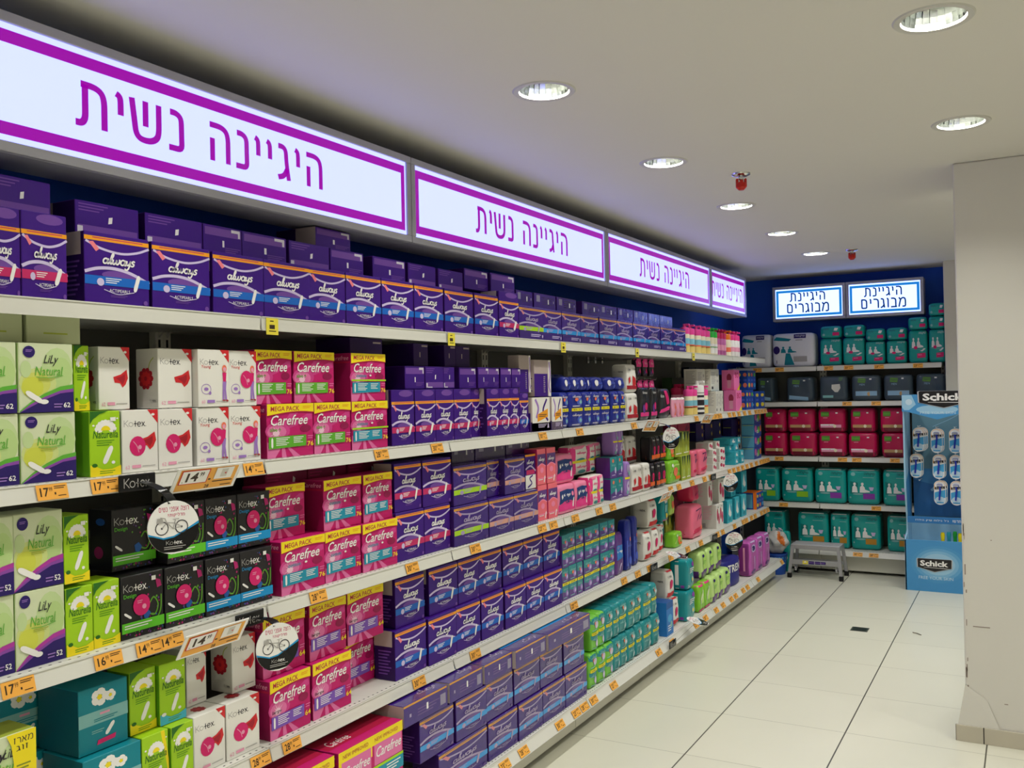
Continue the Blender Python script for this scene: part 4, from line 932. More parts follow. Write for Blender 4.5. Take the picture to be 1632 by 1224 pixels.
    ('back of third shelf', [
        ('CD', 2.243, 2.447, -2.19, 1.256), ('CD', 2.452, 2.661, -2.19, 1.256), ('CD', 2.665, 2.881, -2.19, 1.256),
    ]),
    ('upper layer of third shelf', [
        ('AR', 2.734, 2.905, -2.03, 1.219), ('AR', 2.907, 3.109, -2.03, 1.219),
    ]),
    ('lower layer of third shelf', [
        ('AR', 2.73, 2.913, -2.03, 1.038), ('AR', 2.916, 3.095, -2.03, 1.038),
    ]),
    ('upper layer of third shelf', [
        ('FG3', 3.11, 3.372, -2.02, 1.199), ('FP', 3.426, 3.53, -2.05, 1.199), ('FP', 3.532, 3.715, -2.02, 1.199),
    ]),
    ('lower layer of third shelf', [
        ('FG3', 3.097, 3.365, -2.01, 1.038), ('FP', 3.368, 3.581, -2.01, 1.038), ('FP', 3.585, 3.818, -2.01, 1.038),
    ]),
    ('back of third shelf', [
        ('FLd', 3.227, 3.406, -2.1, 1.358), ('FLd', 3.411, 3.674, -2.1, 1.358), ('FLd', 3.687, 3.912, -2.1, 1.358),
    ]),
    ('upper layer of third shelf', [
        ('WA', 3.756, 3.858, -2.04, 1.2), ('PA', 3.86, 3.947, -2.03, 1.21), ('PA', 3.951, 4.045, -2.03, 1.21),
    ]),
    ('lower layer of third shelf', [
        ('PA', 3.862, 3.956, -2.03, 1.038), ('PA', 3.96, 4.061, -2.03, 1.038), ('PN', 4.077, 4.279, -2.03, 1.038), ('PN', 4.283, 4.433, -2.03, 1.038), ('PW', 4.441, 4.55, -2.03, 1.038),
        ('PW', 4.554, 4.634, -2.03, 1.038), ('TP', 4.741, 4.839, -2.04, 1.038), ('TP', 4.844, 4.922, -2.04, 1.038), ('PF', 4.932, 5.006, -2.03, 1.038), ('KB2', 5.04, 5.215, -2.03, 1.038),
        ('KB2', 5.221, 5.336, -2.03, 1.038), ('BO2', 5.343, 5.424, -2.03, 1.038), ('BO2', 5.43, 5.508, -2.03, 1.038), ('BO2', 5.514, 5.623, -2.03, 1.038),
        ('LG', 5.652, 5.871, -2.02, 1.038), ('OB', 5.91, 5.999, -2.03, 1.038), ('OB', 6.006, 6.098, -2.03, 1.038), ('PS', 6.163, 6.257, -2.03, 1.038), ('PS', 6.307, 6.481, -2.03, 1.038),
    ]),
    ('upper layer of third shelf', [
        ('PN', 4.108, 4.314, -2.06, 1.186), ('PN', 4.319, 4.501, -2.212, 1.186),
    ]),
    ('upper layer of third shelf', [
        ('PW', 4.388, 4.621, -2.12, 1.198), ('PW', 4.625, 4.735, -2.12, 1.198), ('PW', 4.739, 4.866, -2.142, 1.198), ('TP', 4.747, 4.845, -2.04, 1.158), ('TP', 4.85, 4.93, -2.04, 1.158),
        ('PF2', 4.845, 4.908, -2.06, 1.278), ('PF2', 4.91, 4.974, -2.05, 1.278), ('PF2', 4.956, 5.032, -2.142, 1.233), ('KB2', 5.07, 5.225, -2.142, 1.198),
        ('KB2', 5.231, 5.4, -2.142, 1.198), ('BO2', 5.407, 5.489, -2.05, 1.198), ('BO2', 5.495, 5.574, -2.05, 1.198), ('BO2', 5.58, 5.69, -2.05, 1.198), ('LG2', 5.722, 5.843, -2.05, 1.186),
        ('OBt', 5.854, 6.012, -2.05, 1.198), ('OBt', 6.018, 6.161, -2.05, 1.198),
    ]),
    ('back of third shelf', [
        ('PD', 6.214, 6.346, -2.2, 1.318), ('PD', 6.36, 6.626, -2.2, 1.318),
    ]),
    ('lower layer of third shelf', [
        ('WF', 6.645, 6.738, -2.04, 1.038), ('WF', 6.819, 6.966, -2.04, 1.038), ('TQ', 7.191, 7.279, -2.192, 1.038), ('TQ', 7.228, 7.336, -2.04, 1.038), ('TQ', 7.391, 7.484, -2.04, 1.038),
        ('LB', 7.821, 8.051, -2.04, 1.038),
    ]),
    ('middle layer of third shelf', [
        ('WF', 6.649, 6.742, -2.04, 1.091), ('WF', 6.823, 6.97, -2.04, 1.091), ('TQ', 7.195, 7.283, -2.192, 1.091), ('TQ', 7.232, 7.34, -2.04, 1.091), ('TQ', 7.395, 7.489, -2.04, 1.091),
        ('LB', 7.827, 8.057, -2.04, 1.137),
    ]),
    ('upper layer of third shelf', [
        ('WF', 6.653, 6.747, -2.04, 1.144), ('WF', 6.827, 6.966, -2.04, 1.144), ('TQ', 7.2, 7.27, -2.08, 1.144), ('TQ', 7.272, 7.38, -2.05, 1.144), ('LB', 7.835, 8.066, -2.04, 1.236),
    ]),
    ('top layer of third shelf', [
        ('WF', 6.617, 6.709, -2.06, 1.197), ('WF', 6.794, 6.883, -2.06, 1.197), ('TQ', 7.205, 7.366, -2.06, 1.197), ('TQ', 7.376, 7.477, -2.06, 1.197), ('LB', 7.84, 8.071, -2.04, 1.335),
    ]),
    ('back of third shelf', [
        ('NY', 6.944, 7.149, -2.26, 1.238), ('NY', 7.166, 7.383, -2.26, 1.238), ('NY', 7.4, 7.629, -2.26, 1.238), ('NY', 7.647, 7.909, -2.292, 1.238), ('NY', 7.718, 7.99, -2.2, 1.238),
    ]),
    ('upper layer of fourth shelf', [
        ('LY', 1.158, 1.298, -1.985, 0.747), ('TF', 1.35, 1.488, -2.222, 0.777), ('TF', 1.451, 1.595, -2.05, 0.777), ('NA', 1.608, 1.692, -2.06, 0.777), ('NAb', 1.693, 1.781, -2.05, 0.777),
        ('KW', 1.829, 1.902, -2.1, 0.777), ('KW', 1.973, 2.068, -2.07, 0.777),
    ]),
    ('lower layer of fourth shelf', [
        ('LY', 1.173, 1.315, -2.097, 0.612), ('TF', 1.374, 1.488, -2.192, 0.612), ('TF', 1.442, 1.611, -2.02, 0.612), ('NAy', 1.614, 1.699, -2.02, 0.612),
        ('NA', 1.702, 1.777, -2.02, 0.612), ('KS', 1.782, 1.899, -2.02, 0.612), ('KS', 1.902, 2.032, -2.02, 0.612),
    ]),
    ('upper layer of fourth shelf', [
        ('CP', 2.076, 2.265, -2.05, 0.793), ('CP', 2.282, 2.469, -2.05, 0.793), ('CP', 2.48, 2.684, -2.05, 0.793),
    ]),
    ('lower layer of fourth shelf', [
        ('CP', 2.07, 2.253, -2.02, 0.612), ('CP', 2.264, 2.46, -2.02, 0.612), ('CP', 2.539, 2.717, -2.127, 0.612),
    ]),
    ('upper layer of fourth shelf', [
        ('AB4', 2.736, 2.924, -2.04, 0.793), ('AB4', 2.95, 3.155, -2.04, 0.793), ('AB4', 3.16, 3.323, -2.04, 0.793), ('AB4', 3.328, 3.52, -2.04, 0.793), ('AB4', 3.527, 3.714, -2.04, 0.793),
        ('AB4', 3.718, 3.911, -2.04, 0.793), ('AB4', 3.919, 4.096, -2.04, 0.793),
    ]),
    ('lower layer of fourth shelf', [
        ('AB4', 2.707, 2.909, -2.02, 0.612), ('AB4', 2.913, 3.113, -2.02, 0.612), ('AB4', 3.119, 3.303, -2.02, 0.612), ('AB4', 3.309, 3.496, -2.02, 0.612),
        ('AB4', 3.506, 3.698, -2.02, 0.612), ('AB4', 3.705, 3.879, -2.02, 0.612), ('AB4', 3.884, 4.077, -2.02, 0.612),
    ]),
    ('upper layer of fourth shelf', [
        ('TE', 4.098, 4.164, -2.03, 0.775), ('TE', 4.168, 4.259, -2.03, 0.775), ('TE', 4.264, 4.358, -2.03, 0.775), ('TE', 4.363, 4.457, -2.03, 0.775), ('TE', 4.461, 4.55, -2.03, 0.775),
        ('TE', 4.555, 4.665, -2.03, 0.775), ('TE', 4.67, 4.757, -2.03, 0.775),
    ]),
    ('lower layer of fourth shelf', [
        ('TE', 4.099, 4.17, -2.03, 0.612), ('TE', 4.174, 4.265, -2.03, 0.612), ('TE', 4.27, 4.334, -2.03, 0.612), ('TE', 4.35, 4.451, -2.03, 0.612), ('TE', 4.456, 4.553, -2.03, 0.612),
        ('TE', 4.558, 4.663, -2.03, 0.612), ('TE', 4.669, 4.752, -2.03, 0.612), ('UP', 4.765, 4.883, -2.03, 0.612), ('UN', 4.927, 5.012, -2.03, 0.612), ('UN', 5.087, 5.161, -2.05, 0.612),
        ('KB3', 5.231, 5.352, -2.03, 0.612), ('KB3', 5.386, 5.496, -2.04, 0.612), ('KB3', 5.557, 5.631, -2.06, 0.612), ('TL', 5.706, 5.813, -2.214, 0.612),
        ('TL', 5.709, 5.823, -2.122, 0.612), ('LGs', 5.747, 5.895, -2.03, 0.612), ('OBt', 6.002, 6.171, -2.182, 0.612), ('PS2', 6.112, 6.361, -2.03, 0.612),
        ('WF2', 6.66, 6.746, -2.03, 0.612), ('WF2', 6.755, 6.851, -2.03, 0.612), ('TQ2', 6.952, 7.088, -2.03, 0.612), ('TQ2', 7.175, 7.3, -2.03, 0.612), ('TQ2', 7.347, 7.487, -2.03, 0.612),
        ('BT2', 7.826, 8.057, -2.03, 0.612),
    ]),
    ('upper layer of fourth shelf', [
        ('KB3', 5.373, 5.526, -2.06, 0.79), ('TL', 5.637, 5.73, -2.172, 0.79), ('TL', 5.687, 5.794, -2.08, 0.79), ('LG3', 5.986, 6.075, -2.14, 0.79), ('PS3', 6.259, 6.442, -2.08, 0.85),
        ('WF2', 6.571, 6.677, -2.06, 0.79), ('WF2', 6.785, 6.931, -2.04, 0.79), ('TQ2', 7.169, 7.293, -2.06, 0.79), ('TQ2', 7.478, 7.63, -2.06, 0.79),
    ]),
    ('back of fourth shelf', [
        ('PD2', 6.422, 6.728, -2.3, 0.732),
    ]),
    ('lower layer of base shelf', [
        ('CNb', 1.955, 2.242, -1.915, 0.172), ('CN', 2.249, 2.593, -1.915, 0.172), ('FB6', 2.813, 3.164, -1.915, 0.172), ('FB6', 3.174, 3.413, -1.915, 0.172),
        ('FB6', 3.418, 3.641, -1.915, 0.172), ('FB6', 3.646, 3.869, -1.915, 0.172), ('FB6', 3.875, 4.114, -1.915, 0.172),
    ]),
    ('upper layer of base shelf', [
        ('CNb', 1.956, 2.243, -1.915, 0.352), ('CN', 2.251, 2.596, -1.915, 0.352),
    ]),
    ('upper layer of base shelf', [
        ('FB6', 2.708, 2.932, -1.92, 0.33), ('FB6', 2.94, 3.165, -1.92, 0.33), ('FB6', 3.172, 3.391, -1.92, 0.33), ('FB6', 3.399, 3.631, -1.92, 0.33), ('FB6', 3.639, 3.858, -1.92, 0.33),
        ('FB6', 3.867, 4.093, -1.92, 0.33),
    ]),
    ('base shelf stack top', [
        ('FT', 2.608, 2.887, -1.915, 0.488), ('FT', 2.898, 3.141, -1.915, 0.488), ('FT', 3.148, 3.376, -1.915, 0.488), ('FT', 3.378, 3.664, -1.9, 0.488),
        ('FT', 3.669, 4.124, -1.895, 0.488),
    ]),
    ('lower layer of base shelf', [
        ('GT', 4.159, 4.252, -1.92, 0.172), ('GT', 4.257, 4.354, -1.92, 0.172), ('GT', 4.359, 4.461, -1.92, 0.172), ('TT', 4.467, 4.555, -1.92, 0.172), ('TT', 4.56, 4.656, -1.92, 0.172),
        ('TT', 4.662, 4.765, -1.92, 0.172), ('TT', 4.781, 4.865, -1.92, 0.172), ('TT', 4.877, 5.013, -1.92, 0.172), ('TT', 5.025, 5.137, -1.92, 0.172), ('BL', 5.247, 5.368, -1.91, 0.172),
        ('KB3', 5.471, 5.587, -1.955, 0.172), ('TG', 5.625, 5.787, -1.915, 0.172), ('TS', 5.941, 6.049, -2.002, 0.172), ('LGs2', 5.885, 6.004, -1.92, 0.172),
        ('LGs2', 6.019, 6.15, -1.92, 0.172), ('LU', 6.161, 6.305, -1.92, 0.172), ('LU', 6.314, 6.441, -1.92, 0.172), ('LU', 6.45, 6.646, -1.92, 0.172), ('TY', 6.662, 7.082, -1.95, 0.172),
        ('MP', 7.156, 7.362, -1.92, 0.172), ('MP', 7.38, 7.581, -1.92, 0.172), ('MP', 7.593, 7.79, -1.92, 0.172),
    ]),
    ('upper layer of base shelf', [
        ('GT', 4.191, 4.282, -1.925, 0.348), ('GT', 4.286, 4.369, -1.925, 0.348), ('TT', 4.375, 4.468, -1.925, 0.348), ('TT', 4.473, 4.553, -1.925, 0.348),
        ('TT', 4.558, 4.667, -1.925, 0.348), ('TT', 4.673, 4.777, -1.925, 0.348), ('TT', 4.782, 4.881, -1.925, 0.348), ('TT', 4.891, 5.028, -1.925, 0.348),
        ('TT', 5.041, 5.132, -1.925, 0.348), ('TG', 5.663, 5.793, -1.92, 0.365), ('TS', 6.02, 6.113, -2.077, 0.378), ('LGs2', 6.051, 6.147, -2.149, 0.348),
        ('LU', 6.068, 6.219, -1.965, 0.354), ('LU', 6.236, 6.381, -1.965, 0.354), ('LU', 6.412, 6.579, -1.965, 0.354), ('LU', 6.597, 6.723, -2.112, 0.354),
        ('KB3', 5.42, 5.556, -1.97, 0.348),
    ]),
]
BACK = [
    ('top shelf of back wall', [
        ('DW', -2.339, -2.067, 1.83), ('DW', -2.053, -1.672, 1.83), ('DTb', -1.631, -1.446, 1.83), ('DTb', -1.436, -1.252, 1.83), ('DT', -1.248, -1.084, 1.83), ('DT', -1.076, -0.91, 1.83),
        ('DT2', -0.897, -0.745, 1.83), ('DT2', -0.738, -0.605, 1.83),
    ]),
    ('stacked on top shelf of back wall', [
        ('DF', -1.627, -1.442, 2.073), ('DF', -1.431, -1.248, 2.073),
    ]),
    ('stacked on top shelf of back wall', [
        ('DF', -1.244, -1.08, 2.032), ('DF', -1.072, -0.906, 2.032),
    ]),
    ('stacked on top shelf of back wall', [
        ('DF', -0.898, -0.743, 2.112), ('DF', -0.736, -0.601, 2.112),
    ]),
    ('topmost of the back wall stacks', [
        ('DF', -0.734, -0.599, 2.223),
    ]),
    ('second shelf of back wall', [
        ('DG', -2.202, -2.047, 1.51), ('DG', -1.936, -1.691, 1.51), ('DGp', -1.644, -1.401, 1.51), ('DGl', -1.37, -1.126, 1.51), ('DGl', -1.106, -0.868, 1.51), ('DG', -0.846, -0.608, 1.51),
    ]),
    ('upper layer, third shelf of back wall', [
        ('DR', -2.15, -1.946, 1.233), ('DR', -1.934, -1.691, 1.233), ('DRp', -1.664, -1.428, 1.233), ('DR', -1.386, -1.178, 1.233), ('DR', -1.139, -0.931, 1.233),
    ]),
    ('lower layer, third shelf of back wall', [
        ('DR', -2.156, -1.945, 1.017), ('DR', -1.923, -1.68, 1.017), ('DRp', -1.661, -1.424, 1.017), ('DRp', -1.407, -1.168, 1.017), ('DR', -1.132, -0.935, 1.017),
    ]),
    ('fourth shelf of back wall', [
        ('DLg', -2.239, -2.021, 0.599), ('DLg', -2.002, -1.721, 0.599), ('DLp', -1.705, -1.432, 0.599), ('DLp', -1.427, -1.156, 0.599), ('DLp', -1.131, -0.91, 0.599),
    ]),
    ('base shelf of back wall', [
        ('DLo', -2.166, -1.972, 0.203), ('DLo', -1.862, -1.591, 0.203), ('DLo', -1.578, -1.413, 0.203), ('DLo', -1.404, -1.155, 0.203), ('DLo', -1.105, -0.908, 0.203),
    ]),
]
ORD = 'first second third fourth fifth sixth seventh eighth ninth tenth eleventh twelfth thirteenth fourteenth fifteenth sixteenth'.split()
items = []
for row, its in ROWS:
    for code, y0, y1, X, z in its:
        if code == 'AL' and RND.random() < .55 and y0 > 1.9:
            code = 'ALb'
        items.append((row, code, y0, y1, X, z, False))
for row, its in BACK:
    for code, x0, x1, z in its:
        items.append((row, code, x0, x1, 8.56, z, True))
cnt = {}
for it in items:
    cnt.setdefault((K[it[1]]['desc'], it[0]), []).append(it[2])
OVER = {}   # heights that differ from the kind's own size
for row, code, a, b, X, z, back in items:
    k = K[code]
    same = sorted(cnt[(k['desc'], row)])
    n = same.index(a)
    if len(same) == 1:
        lab = '%s, %s' % (k['desc'], row)
    elif back:
        lab = '%s, %s from corner, %s' % (k['desc'], ORD[n], row)
    else:
        lab = '%s, %s from near end, %s' % (k['desc'], ORD[n], row)
    sx = (b - a) / k['w'] * (.985 if k['name'] != 'toiletry_bottle' else .97)
    sy = 1
    if k['name'] == 'toiletry_bottle':
        sy = max(.8, min(1.25, sx))
        sx = max(.75, min(1.5, sx))
    body = None
    hs = 1
    if code == 'AL' or code == 'ALb':
        sy = 1
    if 'magenta carton' in k['desc'] and 'fourth' in row:
        hs = 1
    for pn, me in k['meshes']:
        if body is None:
            rz = 0 if back else PI / 2
            jit = math.radians(RND.uniform(-.5, .5))
            loc = ((a + b) / 2, X + RND.uniform(0, .012), z) if back else (X - RND.uniform(0, .008), (a + b) / 2, z)
            body = thing(k['name'], lab, k['cat'], loc, (0, 0, rz + jit), k['group'], me)
            body.scale = (sx, sy, hs)
        else:
            obj(pn, me, body)

# ------------------------------------------------------------------ shelving
Z1, Z2, Z3, Z4, ZB = 1.897, 1.465, 1.038, .612, .172
def tag_mesh(num, small=''):
    mb = MB()
    w, h = .078, .036
    mb.box(-w / 2, w / 2, -.0012, 0, 0, h, 'tag_orange')
    f = Face(mb, w, h, lambda u, v, k: ((u - .5) * w, -.0012 - k, v * h))
    f.do([('t', num, .1, .22, .38, .8, 'tag_ink', 0, .02), ('t', '99', .39, .52, .5, .82, 'tag_ink'), ('lines', .56, .62, .94, .86, 2, 'tag_ink'), ('lines', .66, .12, .92, .24, 1, 'tag_ink'), ('r', .55, .3, .6, .45, 'tag_ink')])
    return mb.mesh('price_label')
def tag_yel():
    mb = MB()
    w, h = .05, .05
    mb.box(-w / 2, w / 2, -.0012, 0, 0, h, 'tag_yellow')
    f = Face(mb, w, h, lambda u, v, k: ((u - .5) * w, -.0012 - k, v * h))
    f.do([('r', .25, .35, .7, .6, 'tag_ink'), ('lines', .2, .1, .8, .25, 1, 'tag_ink'), ('lines', .3, .7, .6, .85, 1, 'tag_ink')])
    return mb.mesh('price_label')
TAGS = {n: tag_mesh(n) for n in ('14', '16', '17', '28', '30', '23')}
TAGY = tag_yel()
TPOS = [(0, 2.077, 'y'), (0, 3.068, 'y'), (0, 4.075, 'y'), (0, 5.054, 'y'), (0, 6.09, 'y'), (1, 1.347, '17'), (1, 1.488, '17'), (1, 1.986, '14'), (1, 2.597, '28'), (1, 2.946, '30'), (1, 3.828, '30'), (1, 4.234, '28'), (1, 4.97, '28'), (1, 6.112, '28'), (1, 6.482, '23'), (1, 6.573, '30'), (1, 6.666, '28'), (1, 6.91, '23'), (1, 7.029, '30'), (1, 7.169, '28'), (1, 7.333, '23'), (1, 7.484, '30'), (1, 7.68, '28'), (1, 7.782, '23'), (1, 7.886, '30'), (1, 7.993, '28'), (2, 1.257, '17'), (2, 1.489, '16'), (2, 1.609, '14'), (2, 1.68, '14'), (2, 2.255, '28'), (2, 2.767, '30'), (2, 3.209, '30'), (2, 3.802, '23'), (2, 3.918, '30'), (2, 4.161, '23'), (2, 4.452, '30'), (2, 4.635, '23'), (2, 5.566, '28'), (2, 5.721, '23'), (2, 5.987, '30'), (2, 6.26, '28'), (2, 6.404, '23'), (2, 6.874, '30'), (2, 6.993, '28'), (2, 7.114, '23'), (2, 7.24, '30'), (2, 7.369, '28'), (2, 7.503, '23'), (2, 7.66, '30'), (2, 7.803, '28'), (2, 7.887, '23'), (2, 7.972, '30'), (2, 8.059, '28'), (3, 1.992, '28'), (3, 2.123, '28'), (3, 2.796, '30'), (3, 3.192, '30'), (3, 4.125, '23'), (3, 4.771, '30'), (3, 4.977, '23'), (3, 5.167, '30'), (3, 5.539, '23'), (3, 5.868, '30'), (3, 6.146, '23'), (3, 6.539, '30'), (3, 6.664, '23'), (3, 6.977, '30'), (3, 7.224, '23'), (3, 7.317, '30'), (3, 7.468, '23'), (3, 7.585, '30'), (3, 7.788, '23'), (3, 7.893, '30'), (3, 8.001, '23'), (4, 2.955, '30'), (4, 3.227, '23'), (4, 3.385, '28'), (4, 3.728, '30'), (4, 3.899, '23'), (4, 3.989, '28'), (4, 4.097, '30'), (4, 4.345, '23'), (4, 5.0, '28'), (4, 5.233, '30'), (4, 5.681, '23'), (4, 5.876, '28'), (4, 6.111, '30'), (4, 6.272, '23'), (4, 6.472, '28'), (4, 6.584, '30'), (4, 6.784, '23'), (4, 6.905, '28'), (4, 7.217, '30'), (4, 8.011, '23')]
RAILT = .26     # tilt of the price rails, radians
def rail_mesh(x0, x1, hgt, rail='rail_white'):
    mb = MB()
    mb.bbox(x0, x1, -.005, 0, -hgt, .002, rail, .0012)
    mb.box(x0, x1, -.0075, -.005, -hgt, -hgt + .003, rail)
    mb.box(x0, x1, -.0075, -.005, -.001, .002, rail)
    return mb
def bay(name, label, group, a, b, front, base_front, depth_back, levels, tags, rz, org, tilt_top=0):
    """one shelving bay; local x along the aisle, local y into the shelf"""
    t = thing(name, label, 'shelving', org, (0, 0, rz), group)
    mb = MB()
    mb.bbox(a + .004, b - .004, depth_back, depth_back + .018, .05, levels[0] + .02, 'panel_grey', .001)
    obj('back_panel', mb, t)
    for q in (a, b):
        mb = MB()
        x0 = q if q == a else q - .03
        mb.bbox(x0, x0 + .03, depth_back - .03, depth_back, 0, levels[0] + .02, 'kick_grey', .001)
        for z in range(12, 186, 5):
            mb.box(x0 + .011, x0 + .019, depth_back - .0305, depth_back - .03, z / 100, z / 100 + .025, 'slot_dark')
        obj('upright', mb, t)
    zb = levels[-1]
    mb = MB()
    mb.bbox(a + .002, b - .002, base_front + .05, base_front + .065, .022, zb - .03, 'kick_grey', .001)
    mb.bbox(a + .002, b - .002, base_front + .065, depth_back, .05, .07, 'kick_grey', .001)
    pl = obj('plinth', mb, t)
    for q in (a + .12, b - .12):
        mb = MB()
        mb.lathe([(.022, 0), (.022, .012), (.01, .018), (.01, .06)], 'rubber', 12, c=(q, base_front + .1))
        obj('levelling_foot', mb, pl)
    for li, z in enumerate(levels):
        f = base_front if li == len(levels) - 1 else front
        mb = MB()
        mb.bbox(a + .002, b - .002, f + .004, depth_back, z - .028, z - .0005, 'shelf_white', .0015)
        for q in range(int((b - a) / .025)):
            mb.box(a + .02 + q * .025, a + .027 + q * .025, f + .012, f + .016, z - .0006, z - .0002, 'slot_dark')
        if 0 < li < len(levels) - 1 or li == 0:
            for q in (a + .012, b - .018):
                mb.add([(q, depth_back, z - .028), (q, depth_back, z - .07), (q, depth_back - .05, z - .028), (q + .006, depth_back, z - .028), (q + .006, depth_back, z - .07), (q + .006, depth_back - .05, z - .028)], [(0, 1, 2), (3, 5, 4), (0, 3, 4, 1), (1, 4, 5, 2), (0, 2, 5, 3)], 'shelf_white')
        sh = obj('shelf', mb, t)
        hgt = .05 if li == len(levels) - 1 else .04
        tl = .55 if li == len(levels) - 1 else (0 if li == 0 else RAILT)
        rl = obj('price_rail', rail_mesh(a + .004, b - .004, hgt), sh, (0, f - .001, z - .003), (-tl, 0, 0))
        for lv, pos, num in tags:
            if lv == li and a <= pos < b:
                me = TAGY if num == 'y' else TAGS[num]
                hh = -.052 if num == 'y' else -.038
                if li == len(levels) - 1:
                    hh = -.045
                ca, sa = math.cos(tl), math.sin(tl)
                # stands in the rail, just proud of its face
                obj('price_label', me, sh, (pos, f - .001 - .0085 * ca + hh * sa, z - .003 + hh * ca + .0085 * sa), (-tl, 0, 0))
    return t
NEAR = 'first second third fourth fifth sixth seventh'.split()
JY = [1.03, 2.035, 3.04, 4.04, 5.04, 6.05, 7.06, 8.07]
for q in range(7):
    bay('shelving_bay', 'white metal shelving bay under the purple signs, %s from the near end' % NEAR[q], 'long row of shelving bays',
        JY[q], JY[q + 1], 2.0, 1.9, 2.45, (Z1, Z2, Z3, Z4, ZB), TPOS, PI / 2, (0, 0, 0))
BJ = [-2.46, -1.655, -.635]
BT = [(0, -2.18, '30'), (0, -1.98, '30'), (0, -1.55, '30'), (0, -1.38, '30'), (0, -1.13, '23'), (0, -.82, '23'), (1, -1.4, '30'), (1, -1.16, '30'), (2, -2.0, '30'), (2, -1.45, '30'), (2, -1.33, '30'), (2, -1.02, '30'),
      (3, -1.97, '30'), (3, -1.18, '30'), (4, -1.33, '30'), (4, -1.2, '28')]
for q in range(2):
    bay('shelving_bay', ('white metal shelving bay on the back wall, in the corner', 'white metal shelving bay on the back wall, beside the razor stand')[q], 'back wall shelving bays',
        BJ[q], BJ[q + 1], 8.53, 8.47, 8.85, (1.828, 1.508, 1.015, .597, .201), BT, 0, (0, 0, 0))

# ------------------------------------------------------------------ the room
CZ = 2.67
XL, XR, YN, YB = -2.5, 2.9, -2.6, 8.89
def floor_mat():
    m = bpy.data.materials.new('floor_tiles')
    m.use_nodes = True
    nt = m.node_tree
    b = nt.nodes['Principled BSDF']
    L = nt.links
    geo = nt.nodes.new('ShaderNodeTexCoord')
    sep = nt.nodes.new('ShaderNodeSeparateXYZ')
    L.new(geo.outputs['Object'], sep.inputs[0])
    def M(op, a, bb=None, c=None):
        n = nt.nodes.new('ShaderNodeMath')
        n.operation = op
        for q, s in enumerate((a, bb, c)):
            if s is None:
                continue
            if isinstance(s, (int, float)):
                n.inputs[q].default_value = s
            else:
                L.new(s, n.inputs[q])
        return n.outputs[0]
    def seam(out, off, per, wid):
        s = M('DIVIDE', M('SUBTRACT', out, off), per)
        fr = M('FRACT', s)
        d = M('MULTIPLY', M('MINIMUM', fr, M('SUBTRACT', 1, fr)), per)
        return M('LESS_THAN', d, wid), M('FLOOR', s)
    sx, ix = seam(sep.outputs['X'], -.8, .596, .0032)
    sy, iy = seam(sep.outputs['Y'], 7.516, .5835, .0014)
    wn = nt.nodes.new('ShaderNodeTexWhiteNoise')
    wn.noise_dimensions = '2D'
    cmb = nt.nodes.new('ShaderNodeCombineXYZ')
    L.new(ix, cmb.inputs[0]); L.new(iy, cmb.inputs[1])
    L.new(cmb.outputs[0], wn.inputs['Vector'])
    nz = nt.nodes.new('ShaderNodeTexNoise')
    nz.inputs['Scale'].default_value = 2.2
    nz.inputs['Detail'].default_value = 6
    L.new(geo.outputs['Object'], nz.inputs['Vector'])
    v = M('ADD', M('MULTIPLY', wn.outputs['Value'], .05), M('MULTIPLY', nz.outputs['Fac'], .1))
    mx = nt.nodes.new('ShaderNodeMix'); mx.data_type = 'RGBA'
    mx.inputs[6].default_value = lin('d2d1c0'); mx.inputs[7].default_value = lin('dedccb')
    L.new(M('MULTIPLY', v, 6.0), mx.inputs[0])
    m2 = nt.nodes.new('ShaderNodeMix'); m2.data_type = 'RGBA'
    m2.inputs[7].default_value = lin('8f8d7e')
    L.new(sy, m2.inputs[0]); L.new(mx.outputs[2], m2.inputs[6])
    m3 = nt.nodes.new('ShaderNodeMix'); m3.data_type = 'RGBA'
    m3.inputs[7].default_value = lin('55544a')
    L.new(sx, m3.inputs[0]); L.new(m2.outputs[2], m3.inputs[6])
    L.new(m3.outputs[2], b.inputs['Base Color'])
    b.inputs['Roughness'].default_value = .3
    MATS['floor_tiles'] = m
floor_mat()
def paint(name, hexc, rough, var, scale, spots=False):
    m = mat(name, hexc, rough=rough, var=var)
    for n in m.node_tree.nodes:
        if n.type == 'TEX_NOISE':
            n.inputs['Scale'].default_value = scale
    return m
paint('ceiling_paint', 'd6d3ca', .8, .015, 1.5)
paint('wall_blue', '1a56c4', .6, .06, 2)
paint('wall_paint', 'd8d4c6', .7, .02, 2)
paint('pillar_paint', 'd4d1c8', .6, .025, 3)
paint('base_tile', 'bdb6a4', .35, .04, 8)
mb = MB(); mb.box(XL - .1, XR + .1, YN - .1, YB + .1, -.06, 0, 'floor_tiles'); struct('floor', mb)
mb = MB(); mb.box(XL - .1, XL, YN, YB + .1, 0, CZ, 'wall_blue'); struct('wall_left', mb)
mb = MB(); mb.box(XL, XR, YB, YB + .1, 0, CZ, 'wall_blue'); struct('wall_back', mb)
mb = MB(); mb.box(XR, XR + .1, YN, YB, 0, CZ, 'wall_paint'); struct('wall_right', mb)
mb = MB(); mb.box(XL, XR, YN - .1, YN, 0, CZ, 'wall_paint'); struct('wall_front', mb)
mb = MB(); mb.bbox(-.605, XR, 8.47, YB, 0, CZ, 'wall_paint', .004); struct('wall_back_end', mb)
mb = MB()
mb.bbox(-.288, XR, 4.735, 5.35, 0, CZ, 'pillar_paint', .008, 2)
